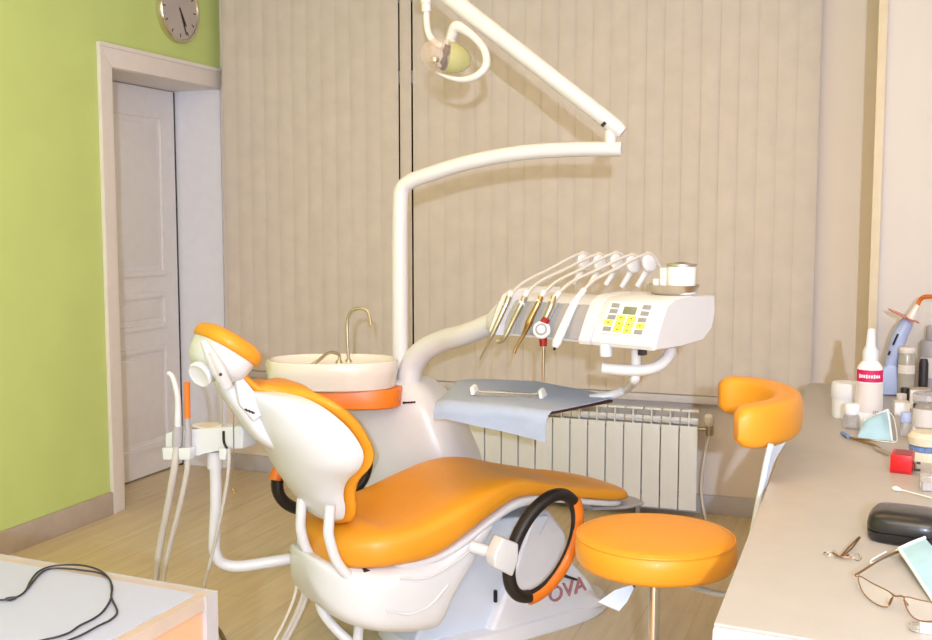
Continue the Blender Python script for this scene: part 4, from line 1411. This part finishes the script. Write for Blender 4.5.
t, q, s = cyl_item('bottle', 'slim translucent bottle beside the curing lamp base', 'bottle', 905.5, 397, 7.5, 46, 'liquid', True, 0.12, 0.98, 'label')
arc_label(q, 7.6 * s, 22 * s, 30 * s, math.atan2(-q.y, -q.x) - 1.2, math.atan2(-q.y, -q.x) + 1.2).build('label', 'label', t)
t, q, s = cyl_item('bottle', 'grey bottle with pale label at the right edge of the picture', 'bottle', 932, 392, 11.5, 60, 'greyedge', True, 0.22, 0.6, 'greyedge')
arc_label(q, 11.7 * s, 14 * s, 32 * s, math.atan2(-q.y, -q.x) - 1.2, math.atan2(-q.y, -q.x) + 1.2).build('label', 'label', t)
# black box-like stand between them
q = K(924, 394)
s = q.y / 1050
t = thing('glove_dispenser', 'black cylinder with pale cap between the translucent and grey bottles', 'container', q)
MB().lathe([(0, 0), (4 * s, 0), (4 * s, 30 * s), (3 * s, 34 * s), (0, 34 * s)], K(922.5, 397), (0, 0, 1), 24).build('body', 'cable', t)
t, q, s = cyl_item('medicine_bottle', 'small dark brown bottle under the translucent bottle', 'bottle', 904.5, 403, 3.8, 14, 'black')
# white boxes and tubes
def box_item(name, label, cat, u, v, wpx, hpx, dpx, m, rz=0.0, part='lid', lidm=None, bev=0.002):
    q = K(u, v)
    s = q.y / 1050
    t = thing(name, label, cat, q, rz)
    MB().box((0, dpx * s / 2, hpx * s / 2), (wpx * s, dpx * s, hpx * s), bevel=bev).build('carton', m, t, local=True)
    if lidm:
        MB().box((0, dpx * s / 2, hpx * s + 0.001), (wpx * s * 1.01, dpx * s * 1.01, 0.004), bevel=0.001).build(part, lidm, t, local=True)
    return t


box_item('medicine_box', 'white carton with beige lid among the supplies right of the curing lamp', 'box', 919, 409, 16, 17, 18, 'white', -0.1, 'lid', 'deskrim')
box_item('medicine_box', 'pink and white flat carton lying below the grey bottle', 'box', 928, 385, 20, 8, 22, 'label', 0.0)
box_item('medicine_box', 'small white carton in front, between the face mask and glass jar', 'box', 902, 416, 13, 12, 12, 'white', 0.15, 'lid', 'label')
t, q, s = cyl_item('ointment_tube', 'white tube standing on its cap behind the small carton', 'tube', 901, 411, 4, 16, 'plastic2', True, 0.35, 1.1, 'label')
t, q, s = cyl_item('ampoule', 'small pale blue capped vial right of the face mask', 'vial', 905, 436, 4.5, 22, 'plasticclear', True, 0.4, 1.0, 'blueplastic')
t, q, s = cyl_item('glass_jar', 'clear glass jar with printed band behind the dental cast', 'jar', 926, 432, 12, 36, 'glass', True, 0.25, 1.03, 'plasticclear')
arc_label(q, 12.3 * s, 6 * s, 22 * s, math.atan2(-q.y, -q.x) - 1.2, math.atan2(-q.y, -q.x) + 1.2).build('label', 'label', t)
# dental cast in cream and blue
q = K(927, 459)
s = q.y / 1050
t = thing('dental_cast', 'cream and blue plaster dental cast at the right edge of the worktop', 'dental cast', q)
MB().lathe([(0, 0), (17 * s, 0), (17.5 * s, 3 * s), (17 * s, 8 * s), (0, 8 * s)], q, (0, 0, 1), 30).build('plinth', 'plaster', t)
b = MB()
for i in range(18):
    a = PI + PI * i / 17 * 1.0
    b.sphere(q + Vector((math.cos(a) * 14 * s, math.sin(a) * 14 * s, 10 * s)), 2.0 * s, (1, 1, 1.8), 8)
b.build('teeth', 'bluewax', t)
MB().lathe([(14 * s, 13 * s), (16.5 * s, 14 * s), (17 * s, 21 * s), (14 * s, 25 * s), (0, 26 * s)], q, (0, 0, 1), 30).build('upper_cast', 'plaster', t)

# face mask by the jar
def mask(pts, label, rows_=8, lift=0.03, folds=4):
    A, B, C_, D = pts
    n = 14
    rows = []
    for j in range(rows_ + 1):
        v_ = j / rows_
        row = []
        for i in range(n + 1):
            u_ = i / n
            q = A.lerp(B, u_).lerp(D.lerp(C_, u_), v_)
            q = q + Vector((0, 0, lift * math.sin(PI * u_) * math.sin(PI * v_) + 0.0025 * math.sin(v_ * PI * folds * 2) + 0.001 * math.sin(u_ * 11)))
            row.append(q)
        rows.append(row)
    b = MB().sheet(rows, 0.0012)
    c = (A + B + C_ + D) / 4
    c.z = ZK
    t = thing('face_mask', label, 'face mask', c)
    b.build('mask_fabric', 'mask', t, angle=70)
    for P1, P2 in ((A, B), (B, C_)):
        MB().tube([P1 + Vector((0, 0, 0.001)), P1.lerp(P2, 0.5) + Vector((0, 0, 0.002)), P2 + Vector((0, 0, 0.001))], 0.0035, 6).build('edge_band', 'maskw', t)
    return t


A, B, C_, D = K(864, 421, 0.05), K(888, 410, 0.075), K(892, 441, 0.004), K(857, 439, 0.004)
t = mask((A, B, C_, D), 'crumpled pale blue face mask propped up beside the tweezers')
MB().tube([B, B + Vector((0.02, 0, -0.03)), K(897, 440, 0.003), C_], 0.0018, 6).build('ear_loop', 'maskw', t)
A, B, C_, D = K(899, 549, 0.022), K(925, 538, 0.03), K(975, 600, 0.01), K(935, 604, 0.004)
t = mask((D, A, B, C_), 'pale blue face mask with white border in front of the black case', 8, 0.012)
MB().tube([A, K(889, 556, 0.003), K(873, 563, 0.002), K(872, 560, 0.002), K(886, 552, 0.003)], 0.0022, 8).build('ear_loop', 'maskw', t)

# tweezers etc.
t = thing('dental_tweezers', 'steel tweezers with coloured grip lying in front of the mask', 'tweezers', K(866, 442))
MB().tube([K(850, 438, 0.006), K(862, 441, 0.006), K(874, 445, 0.008), K(880, 448, 0.008)], [0.004, 0.005, 0.005, 0.003], 8).build('lower_arm', 'brass', t)
MB().tube([K(850, 437, 0.008), K(870, 440, 0.014), K(896, 443, 0.014)], [0.003, 0.004, 0.002], 8).build('upper_arm', 'chrome', t)
MB().tube([K(842, 433, 0.007), K(849, 437, 0.007)], [0.006, 0.007], 10, smooth=False).build('end_cap', 'skyblue', t)
MB().loft([[K(876 + a, 446.5 + a * 0.4, 0.012) + Vector((0, 0, 0.0)), K(876 + a, 450 + a * 0.4, 0.004), K(874 + a, 449 + a * 0.4, 0.002), K(874 + a, 446 + a * 0.4, 0.01)] for a in (0, 4, 10, 15)]).build('mirror_head', 'chrome', t)

# red box
q = K(901, 473)
s = q.y / 1050
t = thing('paper_dispenser', 'small red plastic box of articulating paper on the worktop', 'box', q, -0.12)
MB().box((0, 0.03, 0.026), (0.056, 0.085, 0.052), bevel=0.003).build('case', 'red', t, local=True)
MB().box((0.003, 0.03, 0.0522), (0.044, 0.070, 0.002)).build('lid_panel', 'darkred', t, local=True)
b = MB()
for i in range(5):
    b.box((-0.018 + i * 0.009, -0.0132, 0.006), (0.005, 0.002, 0.006))
b.build('serrated_edge', 'darkred', t, local=True)
t = thing('bur_holder', 'tiny metal clip touching the right side of the red box', 'clip', K(916, 468))
MB().tube([K(915, 462, 0.03), K(915.5, 470, 0.005)], 0.004, 8, smooth=False).build('post', 'chrome', t)
b = MB()
b.box(K(917, 463, 0.025), (0.018, 0.008, 0.006))
b.box(K(917, 470, 0.012), (0.018, 0.008, 0.006))
b.build('jaws', 'greenrub', t)
q = K(927, 492)
t = thing('plastic_box', 'small clear plastic box with printed label at the right edge', 'box', q)
s = q.y / 1050
MB().box(q + Vector((0.01, 0.03, 0.02)), (0.055, 0.06, 0.04), bevel=0.003).build('case', 'plasticclear', t)
MB().box(q + Vector((0.012, 0.028, 0.012)), (0.045, 0.05, 0.02), bevel=0.002).build('contents', 'label', t)
# cotton swab / brush
t = thing('cotton_swab', 'white cotton-tipped swab lying behind the black case', 'swab', K(905, 490))
MB().tube([K(896, 488.5, 0.006), K(932, 498, 0.006), K(948, 502, 0.006)], 0.002, 8, smooth=False).build('stick', 'porcelain', t)
MB().tube([K(893, 488, 0.007), K(896, 488.6, 0.007), K(900, 489.6, 0.007)], [0.004, 0.0065, 0.004], 10, smooth=False).build('cotton_tip', 'white', t)

# spectacle case
q = K(906, 546)
t = thing('spectacle_case', 'glossy black spectacle case on the worktop', 'case', K(905, 543), math.radians(-8))
rings = []
cl, cw_, ch = 0.080, 0.072, 0.047


def case_rings(rows, n=44, p=4.0):
    out = []
    for kx, ky, z in rows:
        out.append([(cl * kx * math.copysign(abs(math.cos(2 * PI * k / n)) ** (2 / p), math.cos(2 * PI * k / n)),
                     cw_ * ky * math.copysign(abs(math.sin(2 * PI * k / n)) ** (2 / p), math.sin(2 * PI * k / n)) + 0.035, z) for k in range(n)])
    return out


MB().loft(case_rings([(0.90, 0.88, 0.0), (0.97, 0.96, 0.006), (1.0, 1.0, 0.018), (1.0, 1.0, 0.0235), (0.98, 0.98, 0.0245)])).build('lower_shell', 'blackgloss', t, local=True, angle=50)
MB().loft(case_rings([(0.98, 0.98, 0.0250), (1.0, 1.0, 0.026), (1.0, 1.0, 0.038), (0.96, 0.95, 0.053), (0.84, 0.8, 0.063), (0.5, 0.45, 0.067), (0.05, 0.05, 0.068)])).build('lid', 'blackgloss', t, local=True, angle=50)

# spectacles
t = thing('spectacles', 'thin bronze-framed spectacles at the near right corner of the worktop', 'spectacles', K(890, 590))


def lens_outline(pts, zlift):
    return catmull([K(u, v, zl_) for (u, v), zl_ in zip(pts, zlift)], 5, closed=True)


L1 = [(859, 576), (872, 583), (891, 593), (892, 600), (887, 607), (876, 604), (866, 596), (860, 586)]
z1 = [0.026, 0.026, 0.024, 0.016, 0.006, 0.004, 0.006, 0.016]
L2 = [(905, 597), (920, 600), (938, 604), (945, 610), (938, 620), (922, 621), (912, 616), (906, 606)]
z2 = [0.024, 0.026, 0.026, 0.018, 0.006, 0.004, 0.006, 0.016]
for L_, zz in ((L1, z1), (L2, z2)):
    o = lens_outline(L_, zz)
    fr = MB().tube(o, 0.0012, 6, smooth=False, closed=True).build('rim', 'bronze', t)
    b = MB().prism(o, (0, 0.0004, 0.0012))
    b.build('lens', 'lens', t)
b = MB()
b.tube([K(891, 593, 0.022), K(895, 596, 0.026), K(901, 596, 0.026), K(905, 597.5, 0.023)], 0.0016, 8)
b.tube([K(892, 598, 0.018), K(889, 604, 0.014)], 0.002, 6, smooth=False)
b.tube([K(904, 600, 0.018), K(908, 605, 0.014)], 0.002, 6, smooth=False)
b.build('bridge', 'bronze', t)
MB().tube([K(859, 576, 0.026), K(856, 575, 0.026), K(862, 571, 0.024), K(880, 560, 0.02), K(897, 552, 0.016), K(915, 546, 0.01)], [0.0025, 0.003, 0.0025, 0.0022, 0.003, 0.004], 8).build('temple_arm', 'bronze', t)
# ring instrument
t = thing('ring_probe', 'steel probe between two small clear rings on the near worktop', 'dental tool', K(843, 552))
b = MB()
for u, v in ((831, 554), (854, 556.5)):
    c = K(u, v, 0.006)
    b.tube([c + Vector((0.013 * math.cos(a * PI / 10), 0.013 * math.sin(a * PI / 10), 0.004 * math.sin(a * PI / 5))) for a in range(20)], 0.0022, 8, smooth=False, closed=True)
b.build('finger_ring', 'glass', t)
b = MB()
b.tube([K(841, 556, 0.006), K(848, 548, 0.01), K(859, 537, 0.014)], 0.0018, 8, smooth=False)
b.tube([K(842, 557, 0.004), K(852, 548, 0.006), K(860, 537.5, 0.012)], 0.0018, 8, smooth=False)
b.tube([K(833, 553, 0.008), K(841, 557, 0.006), K(852, 557, 0.008)], 0.0022, 8)
b.build('shaft', 'bronze', t)
# glass tube at the corner
t = thing('glass_ampoule', 'short clear glass tube with white cap below the spectacles', 'ampoule', K(915, 630))
MB().tube([K(909, 626.5, 0.008), K(913, 627, 0.008), K(920, 627.5, 0.008)], [0.005, 0.0085, 0.0085], 12, smooth=False).build('tube', 'glass', t)
MB().tube([K(920, 627.5, 0.009), K(940, 630, 0.009)], 0.0095, 12, smooth=False).build('cap', 'white', t)

# ================================================================== LEFT DESK
ZD = 0.75
dk = atz(209.5, 592.5, ZD)
rot = math.radians(-4.0)
t = thing('side_desk', 'white-topped desk with peach front in the lower left corner', 'desk', (dk.x, dk.y, 0), 0)
exd = Vector((-1, 0.062, 0)).normalized()
eyd = Vector((-0.02, -1, 0)).normalized()


def dkp(a, c, z):
    return (dk.x + exd.x * a + eyd.x * c, dk.y + exd.y * a + eyd.y * c, z)


W_, D_ = 1.5, 1.1
MB().prism([dkp(0, 0, ZD - 0.03), dkp(W_, 0, ZD - 0.03), dkp(W_, D_, ZD - 0.03), dkp(0, D_, ZD - 0.03)], (0, 0, 0.028)).build('top_board', 'deskrim', t)
b = MB()
r_ = 0.022
b.prism([dkp(r_, r_ * 0.8, ZD - 0.004), dkp(W_ - r_, r_ * 0.8, ZD - 0.004), dkp(W_ - r_, D_ - r_, ZD - 0.004), dkp(r_, D_ - r_, ZD - 0.004)], (0, 0, 0.004))
b.build('top_inlay', 'desktop', t)
MB().prism([dkp(0.006, 0.018, 0), dkp(W_ - 0.01, 0.018, 0), dkp(W_ - 0.01, D_ - 0.01, 0), dkp(0.006, D_ - 0.01, 0)], (0, 0, ZD - 0.031)).build('front_panel', 'peach', t)
MB().prism([dkp(-0.004, -0.022, 0), dkp(W_, -0.022, 0), dkp(W_, 0.017, 0), dkp(-0.004, 0.017, 0)], (0, 0, ZD - 0.003)).build('back_panel', 'greyedge', t)


def Dk(u, v, dz=0.004):
    return atz(u, v, ZD + dz)


zc = lambda x, y: (x / 3.883, 480 + y / 3.883)
pa_ = [(-40, 468), (0, 466), (50, 460), (95, 435), (120, 390), (150, 355), (200, 335), (270, 329), (330, 333), (385, 350), (420, 378), (432, 410), (430, 460), (400, 510), (360, 540), (310, 565), (270, 592), (220, 610), (165, 622), (100, 640)]
pb_ = [(95, 435), (128, 395), (160, 360), (200, 344), (270, 345), (330, 352), (390, 362), (424, 385), (436, 420), (432, 455), (455, 510), (430, 542), (380, 567), (320, 600), (270, 621), (200, 650)]
t = thing('desk_cable', 'thin dark earphone cable curled in a loop on the white desk top', 'cable', Dk(60, 590, 0))
MB().tube([Dk(*zc(*q), 0.004) for q in pa_], 0.0021, 8, n=5).build('cord', 'cable', t)
MB().tube([Dk(*zc(*q), 0.0045) for q in pb_], 0.0021, 8, n=5).build('cord', 'cable', t)
MB().tube([Dk(*zc(20, 463), 0.0055), Dk(*zc(40, 461), 0.0055), Dk(*zc(62, 457), 0.0055)], [0.003, 0.0045, 0.003], 10, smooth=False).build('splitter', 'cable', t)

# floor cable behind the desk
q = [atz(u, v, 0.008) for u, v in ((200, 615), (212, 624), (220, 632), (225, 645), (224, 665), (214, 690))]
tag(MB().tube(q, 0.008, 8).build('floor_cable', 'browncable', origin=q[0]), 'brown cable looping out on the floor behind the desk corner', 'cable')
